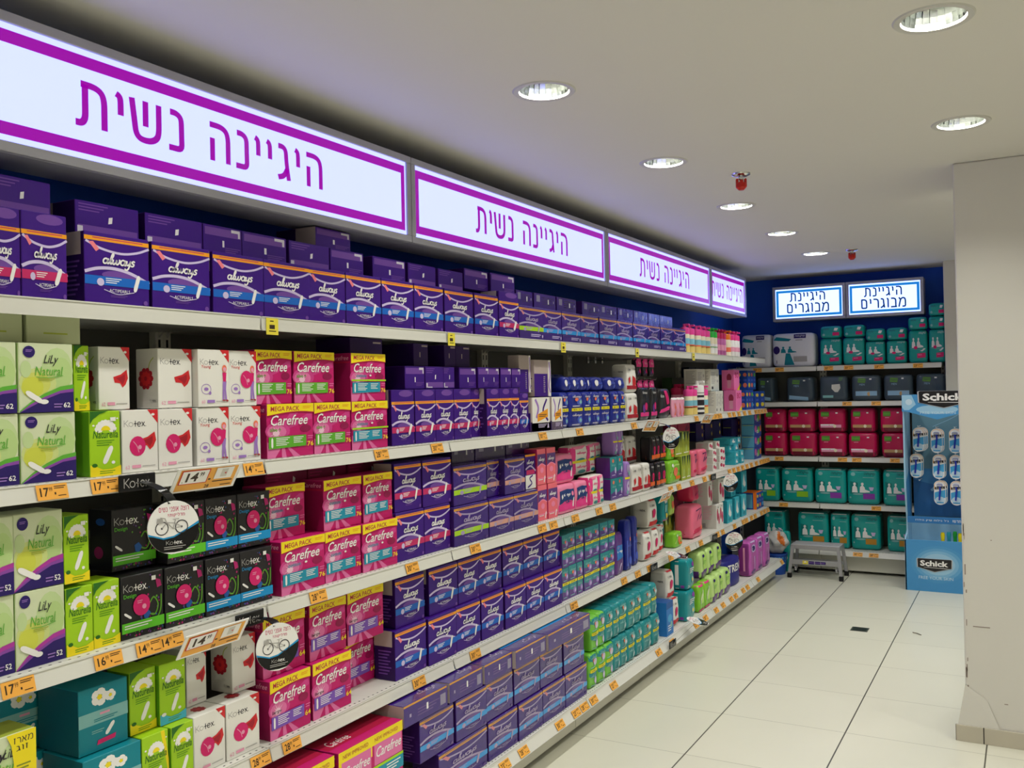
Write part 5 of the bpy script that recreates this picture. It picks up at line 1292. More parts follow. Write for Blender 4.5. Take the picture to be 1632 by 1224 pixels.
# plaster skim flaring at the foot of the corner, with scuffs
mb.add([(-.288, 4.733, .26), (-.322, 4.727, .074), (-.15, 4.727, .074), (-.2, 4.733, .2), (-.288, 4.8, .26), (-.322, 4.8, .074)], [(0, 1, 2, 3), (0, 4, 5, 1)], 'pillar_paint')
mat('scuff', '8d7f74', rough=.7)
rr = random.Random(5)
for q in range(14):
    x, z, w = -.284 + rr.uniform(0, .008), rr.uniform(.1, 1.0), rr.uniform(.002, .005)
    mb.box(x, x + w, 4.7335, 4.735, z, z + rr.uniform(.01, .05), 'scuff')
for x, z, w in ((-.25, .53, .07), (-.13, .19, .015), (-.17, .93, .006), (.02, .62, .05)):
    mb.box(x, x + w, 4.7342, 4.735, z, z + .0035, 'scuff')
struct('pillar', mb)
mb = MB()
for a, b in ((-.33, -.218), (-.214, .382), (.386, .98), (.984, 1.58)):
    mb.bbox(a, b, 4.722, 4.733, 0, .0745, 'base_tile', .001)
mb.box(-.332, -.329, 4.7225, 4.735, .001, .073, 'twig')
mb.box(-.218, -.214, 4.724, 4.733, 0, .074, 'slot_dark')
struct('baseboard_pillar', mb)

# ceiling with round holes for the downlights
LAMPS = [(-1.41, y) for y in (-1.8, -.65, .48, 1.63, 2.78, 3.95, 5.13, 6.22, 7.33)] + [(-.21, y) for y in (-1.8, -.65, .5, 1.67, 2.82, 4.01)] + [(1.0, y) for y in (-1.8, -.65, .5, 1.67, 2.82, 4.01)] + [(2.1, y) for y in (-.65, 1.67, 4.01)] + [(1.2, 6.4), (-.21, 5.6), (-.21, 6.5), (-.21, 7.33), (.8, 7.33)]  # those out of view, behind camera, shop side and behind pillar, are added fill
LR = .088
bm = bmesh.new()
x0, x1, y0, y1 = XL - .1, XR + .1, YN - .1, YB + .1
edges = []
vs = [bm.verts.new((x, y, CZ)) for x, y in ((x0, y0), (x1, y0), (x1, y1), (x0, y1))]
edges += [bm.edges.new((vs[k], vs[(k + 1) % 4])) for k in range(4)]
for lx, ly in LAMPS:
    vs = [bm.verts.new((lx + LR * math.cos(2 * PI * k / 28), ly + LR * math.sin(2 * PI * k / 28), CZ)) for k in range(28)]
    edges += [bm.edges.new((vs[k], vs[(k + 1) % 28])) for k in range(28)]
bmesh.ops.triangle_fill(bm, use_beauty=True, use_dissolve=False, edges=edges)
me = bpy.data.meshes.new('ceiling')
bm.to_mesh(me)
bm.free()
me.materials.append(MATS['ceiling_paint'])
ce = struct('ceiling', me)
mb = MB(); mb.box(x0, x1, y0, y1, CZ + .3, CZ + .36, 'ceiling_paint'); obj('ceiling_slab', mb, ce)

# recessed downlights
mat('reflector', 'd4d8d2', rough=.16, metal=1)
mat('trim_white', 'c4c2ba', rough=.4)
mat('lamp_glow', 'f2f6e8', emit=1.6)
def trim_mesh():
    mb = MB()
    n = 40
    vs = []
    for r, z in ((LR - .004, .004), (LR - .002, -.003), (LR + .016, -.004), (LR + .02, .0)):
        vs += [(r * math.cos(2 * PI * k / n), r * math.sin(2 * PI * k / n), z) for k in range(n)]
    fs = [(j * n + k, j * n + (k + 1) % n, (j + 1) * n + (k + 1) % n, (j + 1) * n + k) for j in range(3) for k in range(n)]
    mb.add(vs, fs, 'trim_white')
    return mb.mesh('trim_ring', 40)
def refl_mesh():
    mb = MB()
    n, rows = 26, 7
    rd = random.Random(3)
    for j in range(rows):
        za, zb = .12 * j / rows, .12 * (j + 1) / rows
        ra, rb = LR - .002 - .03 * (j / rows) ** 1.6, LR - .002 - .03 * ((j + 1) / rows) ** 1.6
        for k in range(n):
            a0, a1 = 2 * PI * k / n, 2 * PI * (k + 1) / n
            t = rd.uniform(-.0018, .0018)
            mb.add([((ra + t) * math.cos(a0), (ra + t) * math.sin(a0), za), ((ra - t) * math.cos(a1), (ra - t) * math.sin(a1), za), ((rb - t) * math.cos(a1), (rb - t) * math.sin(a1), zb), ((rb + t) * math.cos(a0), (rb + t) * math.sin(a0), zb)], [(0, 1, 2, 3)], 'reflector')
    return mb.mesh('reflector')
def bulb_mesh():
    mb = MB()
    for s in (-.018, .018):
        mb.tube([(s, -.045, .108), (s, 0, .108), (s, .045, .108)], .009, 'lamp_glow', 10)
    return mb.mesh('lamp_tube', 60)
TRIM, REFL, BULB = trim_mesh(), refl_mesh(), bulb_mesh()
LPOW = 7.3
for q, (lx, ly) in enumerate(LAMPS):
    seen = lx < 0 and 2.5 < ly < 4.5
    if lx == -1.41:
        nn = ['', '', '', '', 'first', 'second', 'third', 'fourth', 'fifth'][q]
        lab = 'round recessed ceiling downlight, %s from near end of row beside purple signs' % nn if nn else 'unseen recessed downlight added as fill behind the camera beside the shelving row'
    elif seen:
        lab = 'unseen recessed downlight added as fill %s' % ('nearer the camera, in line with the pillar edge' if ly < 3 else 'just in front of the pillar')
    else:  # unseen lamps added to brighten the shop side and the back shelves
        lab = 'unseen recessed downlight added as fill %s' % ('behind the pillar' if ly > 5 else 'out in the open shop')
    t = thing('downlight', lab, 'ceiling light', (lx, ly, CZ), (0, 0, (q * 37 % 90) / 57), 'recessed ceiling downlights')
    obj('trim_ring', TRIM, t)
    obj('reflector', REFL, t)
    obj('lamp_tube', BULB, t)
    ld = bpy.data.lights.new('downlight_beam', 'AREA')
    ld.shape = 'DISK'
    ld.size = .09
    ld.energy = LPOW
    ld.color = (1.0, .99, .91)
    ld.spread = math.radians(150)
    lo = bpy.data.objects.new('downlight_beam', ld)
    COL.objects.link(lo)
    lo.parent = t
    lo.location = (0, 0, .062)

# sprinkler heads
for q, (lx, ly) in enumerate(((-1.175, 4.37), (-1.14, 7.3))):
    t = thing('ceiling_sprinkler', 'red ceiling sprinkler head with chrome plate, %s' % ('nearer the camera' if q == 0 else 'near the blue back wall'), 'sprinkler', (lx, ly, CZ), (0, 0, .4), 'ceiling sprinklers')
    mb = MB(); mb.lathe([(.045, 0), (.043, -.006), (.03, -.012), (.012, -.014)], 'chrome', 24); obj('cover_plate', mb, t)
    mb = MB()
    mb.lathe([(.012, -.012), (.012, -.024), (.009, -.03)], 'chrome', 12)
    obj('threaded_neck', mb, t)
    mb = MB()
    for s in (-1, 1):
        mb.bbox(s * .019 - .006, s * .019 + .006, -.012, .012, -.066, -.024, 'redplastic', .003)
        mb.bbox(-.008, .008, s * .017 - .004, s * .017 + .004, -.064, -.032, 'redplastic', .002)
    mb.lathe([(.024, -.044), (.025, -.05), (.024, -.066), (.012, -.078)], 'redplastic', 16)
    mb.lathe([(.007, -.028), (.007, -.044)], 'chrome', 10)
    obj('guard', mb, t)

# ------------------------------------------------------------------ lit signs
SE = 1.0
mat('sign_face', 'bcc4ff', rough=.25, emit=SE * 1.32)
mat('sign_purple', '9a00a4', rough=.25, emit=SE * .9)
mat('sign_face_b', 'c0e6ff', rough=.25, emit=SE * 2.5)
mat('sign_blue', '1478c8', rough=.25, emit=SE)
mat('sign_letter', '184a86', rough=.25, emit=SE * .35)
mat('sign_frame', 'a8a7b0', rough=.4, metal=.2)
for n in ('sign_face', 'sign_purple', 'sign_face_b', 'sign_blue', 'sign_letter'):
    b = MATS[n].node_tree.nodes['Principled BSDF']
    b.inputs['Base Color'].default_value = tuple(x * .3 for x in b.inputs['Base Color'].default_value[:3]) + (1,)
for n, c, k in (('sign_face', (.29, .325, 1), 2.3), ('sign_face_b', (.27, .36, 1), 3.3)):
    b = MATS[n].node_tree.nodes['Principled BSDF']
    b.inputs['Emission Color'].default_value = c + (1,)
    b.inputs['Emission Strength'].default_value = SE * k
def lightbox(name, label, w, h, d, loc, rz, lines, facem, bandm, letm, band, group, rods, back, letw=.155):
    t = thing(name, label, 'sign', loc, (0, 0, rz), group)
    fr = .026
    mb = MB()
    mb.bbox(-w / 2, w / 2, 0, d, 0, h, 'sign_frame', .002)
    obj('housing', mb, t)
    mb = MB()
    for x0, x1, z0, z1 in ((-w / 2, w / 2, h - fr, h), (-w / 2, w / 2, 0, fr), (-w / 2, -w / 2 + fr, fr, h - fr), (w / 2 - fr, w / 2, fr, h - fr)):
        mb.bbox(x0, x1, -.012, 0, z0, z1, 'sign_frame', .003, 2)
    obj('snap_frame', mb, t)
    mb = MB()
    mb.box(-w / 2 + fr, w / 2 - fr, -.004, 0, fr, h - fr, facem)
    g, bw, bs = band
    a, c = w / 2 - fr - g * .55, fr + g
    for x0, x1, z0, z1 in ((-a, a, h - c - bw, h - c), (-a, a, c, c + bw), (-a, -a + bs, c + bw, h - c - bw), (a - bs, a, c + bw, h - c - bw)):
        mb.box(x0, x1, -.0048, -.0042, z0, z1, bandm)
    obj('light_panel', mb, t)
    for s, u0, u1, v0, v1 in lines:
        mb = MB()
        f = Face(mb, w, h, lambda u, v, k: ((u - .5) * w, -.005 - k, v * h))
        f.glyph(g_heb(s, letw), u0, v0, u1, v1, letm)
        obj('lettering', mb, t)
    for x in rods:      # arms that carry the box off the wall
        mb = MB()
        mb.bbox(x - .015, x + .015, d, back - .008, h * .5 - .02, h * .5 + .02, 'sign_frame', .002)
        mb.bbox(x - .04, x + .04, back - .008, back - .001, h * .5 - .06, h * .5 + .06, 'sign_frame', .002)
        obj('wall_bracket', mb, t)
TXT = 'היגיינה נשית'
SH = .335
for q, (a, b, u0, u1) in enumerate(((1.003, 2.953, 1.502, 2.441), (2.957, 4.868, 3.444, 4.365), (4.872, 6.846, 5.39, 6.348), (6.85, 7.845, 6.88, 7.744))):
    w = b - a
    lightbox('light_box_sign', ('long backlit purple bordered sign, nearest to the camera', 'long backlit purple bordered sign, second along the row', 'long backlit purple bordered sign, third along the row', 'short backlit purple bordered sign at the far end')[q].replace('nearest to', 'first from'), w, SH, .16, (-2.1, (a + b) / 2, 2.246), PI / 2,
             [(TXT, (u0 - a) / w, (u1 - a) / w, .325, .685)], 'sign_face', 'sign_purple', 'sign_purple', (.016, .031, .022), 'purple bordered signs', (-w * .35, w * .35), .4)
for q, (a, b) in enumerate(((-2.049, -1.409), (-1.405, -.77))):
    w = b - a
    lightbox('light_box_sign', ('backlit blue bordered sign over the white packs', 'backlit blue bordered sign over the teal packs')[q], w, .318, .15, ((a + b) / 2, 8.62, 2.248), 0,
             [('היגיינת', .24, .73, .55, .81), ('מבוגרים', .2, .78, .22, .5)], 'sign_face_b', 'sign_blue', 'sign_letter', (.012, .021, .021), 'blue bordered signs', (-w * .3, w * .3), .27, .16)
# ------------------------------------------------------------------ price cards and disc tags on the rails
def price_card(loc, rot, label, s=1.0):
    t = thing('price_card', label, 'price sign', loc, rot, 'large orange price cards')
    w, h = .22 * s, .077 * s
    mb = MB()
    mb.bbox(-w / 2, w / 2, -.003, 0, 0, h, 'white', .0006)
    f = Face(mb, w, h, lambda u, v, k: ((u - .5) * w, -.003 - k, v * h))
    f.do([('r', .05, .07, .95, .93, 'tag_orange'), ('r', .52, .42, .56, .48, 'tag_ink'), ('t', '28', .5, .1, .57, .24, 'tag_ink', 0, .02), ('lines', .6, .26, .92, .36, 1, 'tag_ink'), ('lines', .75, .1, .92, .18, 1, 'tag_ink')])
    obj('card', mb, t)
    mb = MB()
    f = Face(mb, w, h, lambda u, v, k: ((u - .5) * w, -.0045 - k, v * h))
    f.do([('r', .07, .34, .5, .9, 'red'), ('r', .085, .37, .485, .87, 'white'), ('t', '14', .16, .44, .34, .8, 'tag_ink', 0, .03), ('t', '99', .355, .62, .42, .8, 'tag_ink', 0, .02), ('e', .12, .44, .008, .016, 'tag_ink')])
    obj('price_panel', mb, t)
    mb = MB()
    f = Face(mb, w, h, lambda u, v, k: ((u - .5) * w, -.0045 - k, v * h))
    f.do([('r', .6, .44, .88, .9, 'white'), ('r', .69, .52, .79, .84, 'kside'), ('p', [(.74, .68), (.78, .7), (.77, .62)], 'red')])
    obj('product_picture', mb, t)
    mb = MB()
    mb.box(-.02, .02, .0, .006, -.006, .02, 'plastic_black')
    obj('rail_clip', mb, t)
    return t
price_card((-1.945, 1.752, 1.41), (.55, 0, PI / 2), 'large orange price card on the second shelf rail, below the white cartons')
price_card((-1.945, 1.766, .978), (.55, -.0, PI / 2), 'large orange price card on the third shelf rail, below the black cartons')
price_card((-1.945, 5.085, 1.408), (.5, .05, PI / 2), 'orange price card on the second shelf rail, below white packs', .95)
price_card((-1.945, 5.315, .976), (.5, -.05, PI / 2), 'orange price card on the third shelf rail, below black orange packs', .85)
price_card((-1.945, 6.165, 1.412), (.5, .05, PI / 2), 'orange price card on the second shelf rail, below the bottles', .9)

def rail_clip(parent, w):
    mb = MB()
    mb.bbox(-w / 2, w / 2, -.006, 0, -.03, .012, 'plastic_black', .002)
    f = Face(mb, w, .042, lambda u, v, k: ((u - .5) * w, -.006 - k, -.03 + v * .042))
    f.do([('k', .12, .2, .85, .8, 'kgrey', 'kgrey')])
    return obj('rail_clip', mb, parent)
def disc_tag(clip, disc, face_rz, label, r=.068, flat=False, cw=.11, slide=0):
    """round promotional tag on a curved black arm clipped to a shelf rail"""
    t = thing('disc_tag', label, 'shelf tag', clip, (0, 0, PI / 2), 'round shelf tags with a bicycle')
    rail_clip(t, cw)
    d = Vector(disc) - Vector(clip)
    d = Vector((d.y, -d.x, d.z))     # into the tag's own axes
    up = Vector((0, 0, 1))
    m = MB()
    top = d + Vector((0, 0, r * .9)) if not flat else d + Vector((-r * .8, 0, .0))
    pts = [Vector((cw * .1, -.008, -.008)), Vector((cw * .1, -.008, -.008)).lerp(top, .5) + Vector((.02, -.012, .012)), top]
    q = [pts[0].lerp(pts[1], s / 6).lerp(pts[1].lerp(pts[2], s / 6), s / 6) for s in range(7)]
    vs, fs = [], []
    for p in q:
        vs += [p + Vector((-.014, 0, 0)), p + Vector((.014, 0, 0)), p + Vector((-.014, .0015, -.001)), p + Vector((.014, .0015, -.001))]
    for s in range(6):
        o = s * 4
        fs += [(o, o + 1, o + 5, o + 4), (o + 2, o + 6, o + 7, o + 3), (o, o + 4, o + 6, o + 2), (o + 1, o + 3, o + 7, o + 5)]
    m.add(vs, fs, 'plastic_black')
    obj('arm', m, t)
    m = MB()
    m.lathe([(r, -.001), (r, .001)], 'white', 40)
    zf = .0012
    f = Face(m, 2 * r, 2 * r, lambda u, v, k: ((u - .5) * 2 * r, (v - .5) * 2 * r, zf + k), eps=.0002)
    f.ell(.5, .5, .5, .5, 'plastic_black', 36)
    f.poly([(.5 + .5 * math.cos(a), .5 + .5 * math.sin(a)) for a in [PI * (.02 + 1.06 * k / 24) for k in range(25)]] + [(.1, .36), (.3, .29), (.5, .31), (.75, .42)], 'kblue')
    f.poly([(.5 + .5 * math.cos(a), .5 + .5 * math.sin(a)) for a in [PI * (.05 + 1.0 * k / 24) for k in range(25)]] + [(.06, .4), (.3, .32), (.5, .34), (.75, .45)], 'white')
    f.glyph(g_heb('רוצה אופני נשים', .16), .22, .8, .8, .89, 'crimson')
    f.glyph(g_heb('מדליקות?', .16), .38, .69, .72, .77, 'crimson')
    for cx in (.27, .65):
        f.line(circ(cx, .5, .12, .12, 18), .0024, 'ink', False)
        f.ell(cx, .5, .02, .02, 'ink', 8)
    f.line([(.27, .5), (.36, .6), (.52, .58), (.65, .5), (.48, .48), (.36, .6), (.33, .68), (.24, .7)], .0022, 'kgrey', False)
    f.line([(.48, .48), (.53, .64), (.48, .655), (.6, .655)], .0022, 'kgrey', False)
    f.poly([(.16, .6), (.3, .6), (.28, .69), (.18, .69)], 'kgrey')
    f.glyph(g_ko(), .34, .18, .48, .26, 'kgrey')
    f.glyph(g_tex(), .49, .18, .66, .25, 'white')
    f.do([('lines', .3, .08, .72, .15, 2, 'kgrey')])
    f.poly([(.28, .05), (.4, .015), (.5, 0.004), (.6, .015), (.72, .05), (.5, .035)], 'white')
    dm = m.mesh('disc')
    rot = (0, 0, 0) if flat else (PI / 2, 0, face_rz)
    if flat:
        rot = (flat, 0, face_rz)
    obj('disc', dm, t, tuple(d), rot)
disc_tag((-1.975, 1.57, 1.455), (-1.915, 1.632, 1.327), -.28, 'round bicycle tag hanging below the second shelf, over black cartons')
disc_tag((-1.975, 1.945, 1.025), (-1.905, 1.985, .935), -.3, 'round bicycle tag hanging below the third shelf, over magenta cartons')
disc_tag((-1.975, 5.28, 1.455), (-1.925, 5.42, 1.35), -.5, 'round bicycle tag hanging above the bright green packs')
disc_tag((-1.975, 6.42, 1.028), (-1.925, 6.68, .955), -.6, 'round bicycle tag hanging over turquoise cartons, third shelf')
disc_tag((-1.975, 5.2, .602), (-1.915, 5.44, .63), .2, 'round bicycle tag sticking out level from the fourth shelf rail', flat=.25)
disc_tag((-1.975, 6.42, .602), (-1.92, 6.72, .52), -.9, 'round bicycle tag hanging over green packs, fourth shelf')
disc_tag((-1.862, 5.18, .165), (-1.81, 5.5, .22), .2, 'round bicycle tag sticking out level from the base shelf rail', flat=.25)

# ------------------------------------------------------------------ hanging packs on pegs, second shelf
def hang_pack():
    return softpack(.08, .11, .04, 'kblack', [('r', .02, .52, .98, .98, 'pinkh'), ('t', 'Kotex', .25, .68, .8, .82, 'white'), ('e', .6, .3, .18, .14, 'hotpink'), ('e', .3, .2, .12, .1, 'dots4')], n=6).mesh('hanging_pack', 60)
HP = hang_pack()
for z, ys, nm in ((1.735, (5.36, 5.47, 5.58), 'upper peg row'), (1.6, (5.26, 5.37, 5.47, 5.575), 'lower peg row')):
    for q, y in enumerate(ys):
        X = -2.1
        thing('hanging_pack', 'small black pack with pink header, %s from near end, %s' % (ORD[q], nm), 'pack', (X, y, z), (0, 0, PI / 2), 'small packs hanging on pegs', HP)
        p = thing('peg_hook', 'chrome peg holding small black pack, %s from near end, %s' % (ORD[q], nm), 'hook', (X, y, z + .112), (0, 0, PI / 2), 'chrome pegs')
        mb = MB()
        mb.tube([(0, -.03, .012), (0, -.028, .002), (0, .0, 0), (0, .348, 0)], .0025, 'chrome', 8)
        obj('wire', mb, p)
        mb = MB()
        mb.box(-.012, .012, .343, .349, -.02, .02, 'chrome')
        obj('peg_plate', mb, p)

# ------------------------------------------------------------------ step stool
t = thing('step_stool', 'low aluminium step stool with black feet, in front of the back shelves', 'step stool', (-1.63, 8.26, 0))
W2, FY, BY, H = .2, -.1, .1, .285
mb = MB()
for q in range(4):
    y0 = FY + (BY - FY) * q / 4
    mb.bbox(-W2, W2, y0 + .002, y0 + .048, H - .012, H, 'alu_light', .002)
    for s in range(2):
        mb.box(-W2 + .01, W2 - .01, y0 + .014 + s * .016, y0 + .018 + s * .016, H, H + .0012, 'alu')
mb.bbox(-W2, W2, FY - .004, FY + .004, H - .04, H - .002, 'alu', .002)
mb.bbox(-W2, W2, BY - .004, BY + .004, H - .04, H - .002, 'alu', .002)
mb.bbox(-W2 - .004, -W2 + .004, FY, BY, H - .04, H - .002, 'alu', .002)
mb.bbox(W2 - .004, W2 + .004, FY, BY, H - .04, H - .002, 'alu', .002)
obj('platform', mb, t)
for sx in (-1, 1):
    for sy, yy in ((-1, FY), (1, BY)):
        tx, ty = sx * (W2 - .012), yy
        bx, by = sx * (W2 + .014), yy + sy * .03
        mb = MB()
        vs = []
        for z, x, y in ((H - .012, tx, ty), (.03, bx, by)):
            vs += [(x - .013, y - .011, z), (x + .013, y - .011, z), (x + .013, y + .011, z), (x - .013, y + .011, z)]
        mb.add(vs, [(0, 1, 5, 4), (1, 2, 6, 5), (2, 3, 7, 6), (3, 0, 4, 7), (0, 3, 2, 1), (4, 5, 6, 7)], 'alu')
        lg = obj('leg', mb, t)
        mb = MB()
        mb.bbox(bx - .018, bx + .018, by - .015, by + .015, 0, .042, 'rubber', .004)
        obj('rubber_foot', mb, lg)
mb = MB()
mb.bbox(-W2 + .0, W2 - .0, FY - .02, FY - .008, .115, .155, 'alu', .002)
f = Face(mb, .4, .04, lambda u, v, k: ((u - .5) * .4, FY - .02 - k, .115 + v * .04))
f.do([('r', .24, .15, .35, .9, 'tag_yellow'), ('p', [(.26, .5), (.295, .85), (.33, .5)], 'white'), ('r', .37, .2, .48, .85, 'navy'), ('r', .5, .25, .61, .85, 'navy'), ('r', .62, .3, .72, .85, 'navy'), ('lines', .38, .4, .7, .6, 1, 'lav')])
obj('front_bar', mb, t)
mb = MB()
mb.bbox(-W2, W2, BY + .006, BY + .016, .1, .13, 'alu', .002)
obj('rear_bar', mb, t)
for sx in (-1, 1):
    mb = MB()
    mb.lathe([(.012, -.007), (.02, -.006), (.02, .006), (.012, .007)], 'alu_light', 16)
    o = obj('caster', mb, t, (sx * (W2 - .03), FY + .02, .075), (0, PI / 2, 0))
    mb = MB()
    mb.box(-.04, .0, -.008, .008, -.012, -.009, 'alu')
    mb.box(-.04, .0, -.008, .008, .009, .012, 'alu')
    obj('caster_fork', mb, o)

# ------------------------------------------------------------------ basket and bag in the corner
bk = thing('basket', 'blue slotted plastic basket under the bag at the end of the shelves', 'basket', (-1.985, 8.26, 0))
mb = MB()
n = 28
prof = [(.075, 0), (.078, .02), (.092, .17), (.098, .172), (.098, .182), (.088, .182), (.072, .012)]
mb.lathe(prof, 'binblue', n)
obj('body', mb, bk)
mb = MB()
for k in range(18):
    a = 2 * PI * k / 18
    for z in (.09, .115, .14):
        r = .0785 + (.092 - .078) * (z - .02) / .15
        c, s = math.cos(a), math.sin(a)
        q = []
        for da, dz in ((-.006, 0), (.006, 0), (.006, .016), (-.006, .016)):
            q.append(((r + .0012) * c - da * s, (r + .0012) * s + da * c, z + dz))
        mb.add(q, [(0, 1, 2, 3)], 'skyb')
obj('slots', mb, bk)
mat('bag_film', 'e4e2e0', rough=.3, alpha=.72, bump=.8)
mat('bag_print', 'd0702c', rough=.4)
bg = thing('plastic_bag', 'crumpled white carrier bag with orange print, on the blue basket', 'bag', (-1.98, 8.26, .183))
bm = bmesh.new()
bmesh.ops.create_icosphere(bm, subdivisions=4, radius=1)
rd = random.Random(8)
pv = [Vector((rd.uniform(-1, 1), rd.uniform(-1, 1), rd.uniform(-1, 1))).normalized() for _ in range(26)]
for q in bm.verts:
    d = q.co.normalized()
    s = 1 - sum(max(0, (d.dot(p) - .86)) * 1.1 for p in pv) + .03 * math.sin(d.x * 17 + d.z * 9) * math.sin(d.y * 13)
    q.co = Vector((d.x * .115 * s, d.y * .1 * s, .1 + d.z * .1 * s))
    if q.co.z < .02:
        q.co.z = .002
mb = MB()
bm.verts.index_update()
mb.v = [tuple(q.co) for q in bm.verts]
for fc in bm.faces:
    c = fc.calc_center_median()
    pr = .02 < c.x < .08 and c.y < 0 and abs(c.z - .13 + (c.x - .05) * 1.4) < .03
    mb.f.append([q.index for q in fc.verts]); mb.i.append(mb.mi('bag_print' if pr else 'bag_film'))
bm.free()
obj('bag_body', mb.mesh('bag_body', 70), bg)
for s in (-1, 1):
    mb = MB()
    pts = [(s * .05, -.02, .17), (s * .055, -.01, .205), (s * .02, 0, .222), (-s * .015, .01, .2), (-s * .02, .01, .17)]
    vs, fs = [], []
    for p in pts:
        vs += [(p[0], p[1] - .012, p[2]), (p[0], p[1] + .012, p[2]), (p[0] + .001, p[1] + .012, p[2] - .002), (p[0] + .001, p[1] - .012, p[2] - .002)]
    for k in range(4):
        o = k * 4
        fs += [(o, o + 1, o + 5, o + 4), (o + 3, o + 7, o + 6, o + 2)]
    mb.add(vs, fs, 'bag_film')
    obj('handle', mb, bg)
thing('diaper_pack', 'teal pack standing on the floor behind the blue basket', 'pack', (-1.94, 8.36, 0), (0, 0, 0), None, softpack(.1, .36, .07, 'dlteal', [('e', .6, .7, .2, .1, 'palegreen'), ('e', .6, .35, .2, .06, 'white')], n=7).mesh('diaper_pack', 60))

# ------------------------------------------------------------------ razor display stand
DX0, DX1, DY0, DY1 = -.895, -.385, 8.0, 8.42
st = thing('display_stand', 'blue cardboard razor display stand half hidden by the pillar', 'display stand', (0, 0, 0))
mb = MB()
mb.bbox(DX0 + .03, DX1 - .03, DY1 - .02, DY1, 0, 1.52, 'stand_grey', .002)
f = Face(mb, DX1 - DX0 - .06, 1.52, lambda u, v, k: (DX0 + .03 + u * (DX1 - DX0 - .06), DY1 - .02 - k, v * 1.52))
f.do([('p', [(0, .36), (1, .36), (1, .5), (.5, .52), (0, .56)], 'stand_deep'), ('s', [(.3, .5), (.6, .58), (1, .64)], .02, 'stand_light'), ('s', [(.35, .85), (.7, .9), (1, .96)], .004, 'stand_light'), ('p', [(0, .56), (.5, .52), (1, .5), (1, .58), (.4, .62), (0, .62)], 'stand_blue')])
obj('back_panel', mb, st)
for x, s in ((DX0, 1), (DX1 - .012, -1)):
    mb = MB()
    vs = [(x, DY0 + .1, .0), (x, DY0 + .1, .55), (x, DY0 + .02, .8), (x, DY0 + .02, 1.56), (x, DY1, 1.56), (x, DY1, 0)]
    vs += [(p[0] + .012, p[1], p[2]) for p in vs]
    mb.add(vs, [(0, 1, 2, 3, 4, 5), (11, 10, 9, 8, 7, 6)] + [(k, k + 6, (k + 1) % 6 + 6, (k + 1) % 6) for k in range(6)], 'stand_light')
    if s == 1:
        mb.add([(x + .0125, DY0 + .12, .55), (x + .0125, DY1 - .04, .55), (x + .0125, DY1 - .04, 1.0), (x + .0125, DY0 + .05, .86)], [(0, 1, 2, 3)], 'stand_blue')
    obj('side_panel', mb, st)
mb = MB()
pts = [(DX0 - .002, 1.43), (DX0 + .03, 1.43), (-.64, 1.365), (DX1 - .03, 1.43), (DX1, 1.43), (DX1, 1.565), (DX0 - .002, 1.565)]
vs = [(x, DY0, z) for x, z in pts] + [(x, DY0 + .014, z) for x, z in pts]
n = len(pts)
mb.add(vs, [list(range(n)), list(range(2 * n - 1, n - 1, -1))] + [(k, k + n, (k + 1) % n + n, (k + 1) % n) for k in range(n)], 'stand_blue')
f = Face(mb, DX1 - DX0, .2, lambda u, v, k: (DX0 + u * (DX1 - DX0), DY0 - k, 1.365 + v * .2))
f.do([('p', [(.03, .38), (.1, .38), (.2, .6), (.14, .98), (0, .98), (0, .5)], 'stand_light'), ('e', .1, .7, .05, .12, 'stand_glow'), ('e', .5, .4, .3, .18, 'stand_light'), ('t', 'FREE YOUR SKIN', .26, .22, .76, .32, 'stand_glow')])
hd = obj('header', mb, st)
def badge(u0, u1, z0, z1, y, parent, tw):
    mb = MB()
    w = u1 - u0
    c = (u0 + u1) / 2
    def ring(s, y0, m, th=.003):
        pts = [(c - w / 2 * s, z1 - (1 - s) * .04 - (z1 - z0) * .04), (c - w * .47 * s, z1 - (1 - s) * .03), (c + w * .47 * s, z1 - (1 - s) * .03), (c + w / 2 * s, z1 - (1 - s) * .04 - (z1 - z0) * .04), (c + w * .49 * s, z0 + (z1 - z0) * .34), (c, z0 + (1 - s) * .1), (c - w * .49 * s, z0 + (z1 - z0) * .34)]
        q = len(pts)
        vs = [(x, y0 - th, z) for x, z in pts] + [(x, y0, z) for x, z in pts]
        mb.add(vs, [list(range(q))] + [(k, (k + 1) % q, (k + 1) % q + q, k + q) for k in range(q)], m)
    ring(1.0, y, 'alu_light')
    ring(.95, y - .003, 'kblack', .001)
    H = z1 - z0
    f = Face(mb, w, H, lambda u, v, k: (u0 + u * w, y - .0042 - k, z0 + v * H))
    f.glyph(g_text('Schick', 0, .035), .1, .44, .88, .86, 'white')
    for u, v in ((.1, .44), (.88, .44)):
        pass
    f.do([('r', .3, .42, .36, .45, 'white'), ('p', [(.2, .36), (.8, .34), (.95, .3), (.8, .31), (.2, .34)], 'white')])
    return obj('badge', mb, parent)
badge(-.78, -.40, 1.454, 1.592, DY0, hd, .3)
mb = MB()
mb.bbox(DX0 + .012, DX1 - .012, DY0 + .08, DY0 + .092, .53, .582, 'stand_deep', .001)
f = Face(mb, DX1 - DX0 - .024, .052, lambda u, v, k: (DX0 + .012 + u * (DX1 - DX0 - .024), DY0 + .08 - k, .53 + v * .052))
f.do([('h', "ג'ל גילוח שיק הידרו", .12, .28, .62, .66, 'white'), ('h', 'חדש!', .68, .28, .8, .66, 'white')])
obj('front_strip', mb, st)
mb = MB()
b0, b1 = DX0 - .006, DX1 + .004
mb.bbox(b0, b1, DY0, DY0 + .012, 0, .405, 'stand_blue', .001)
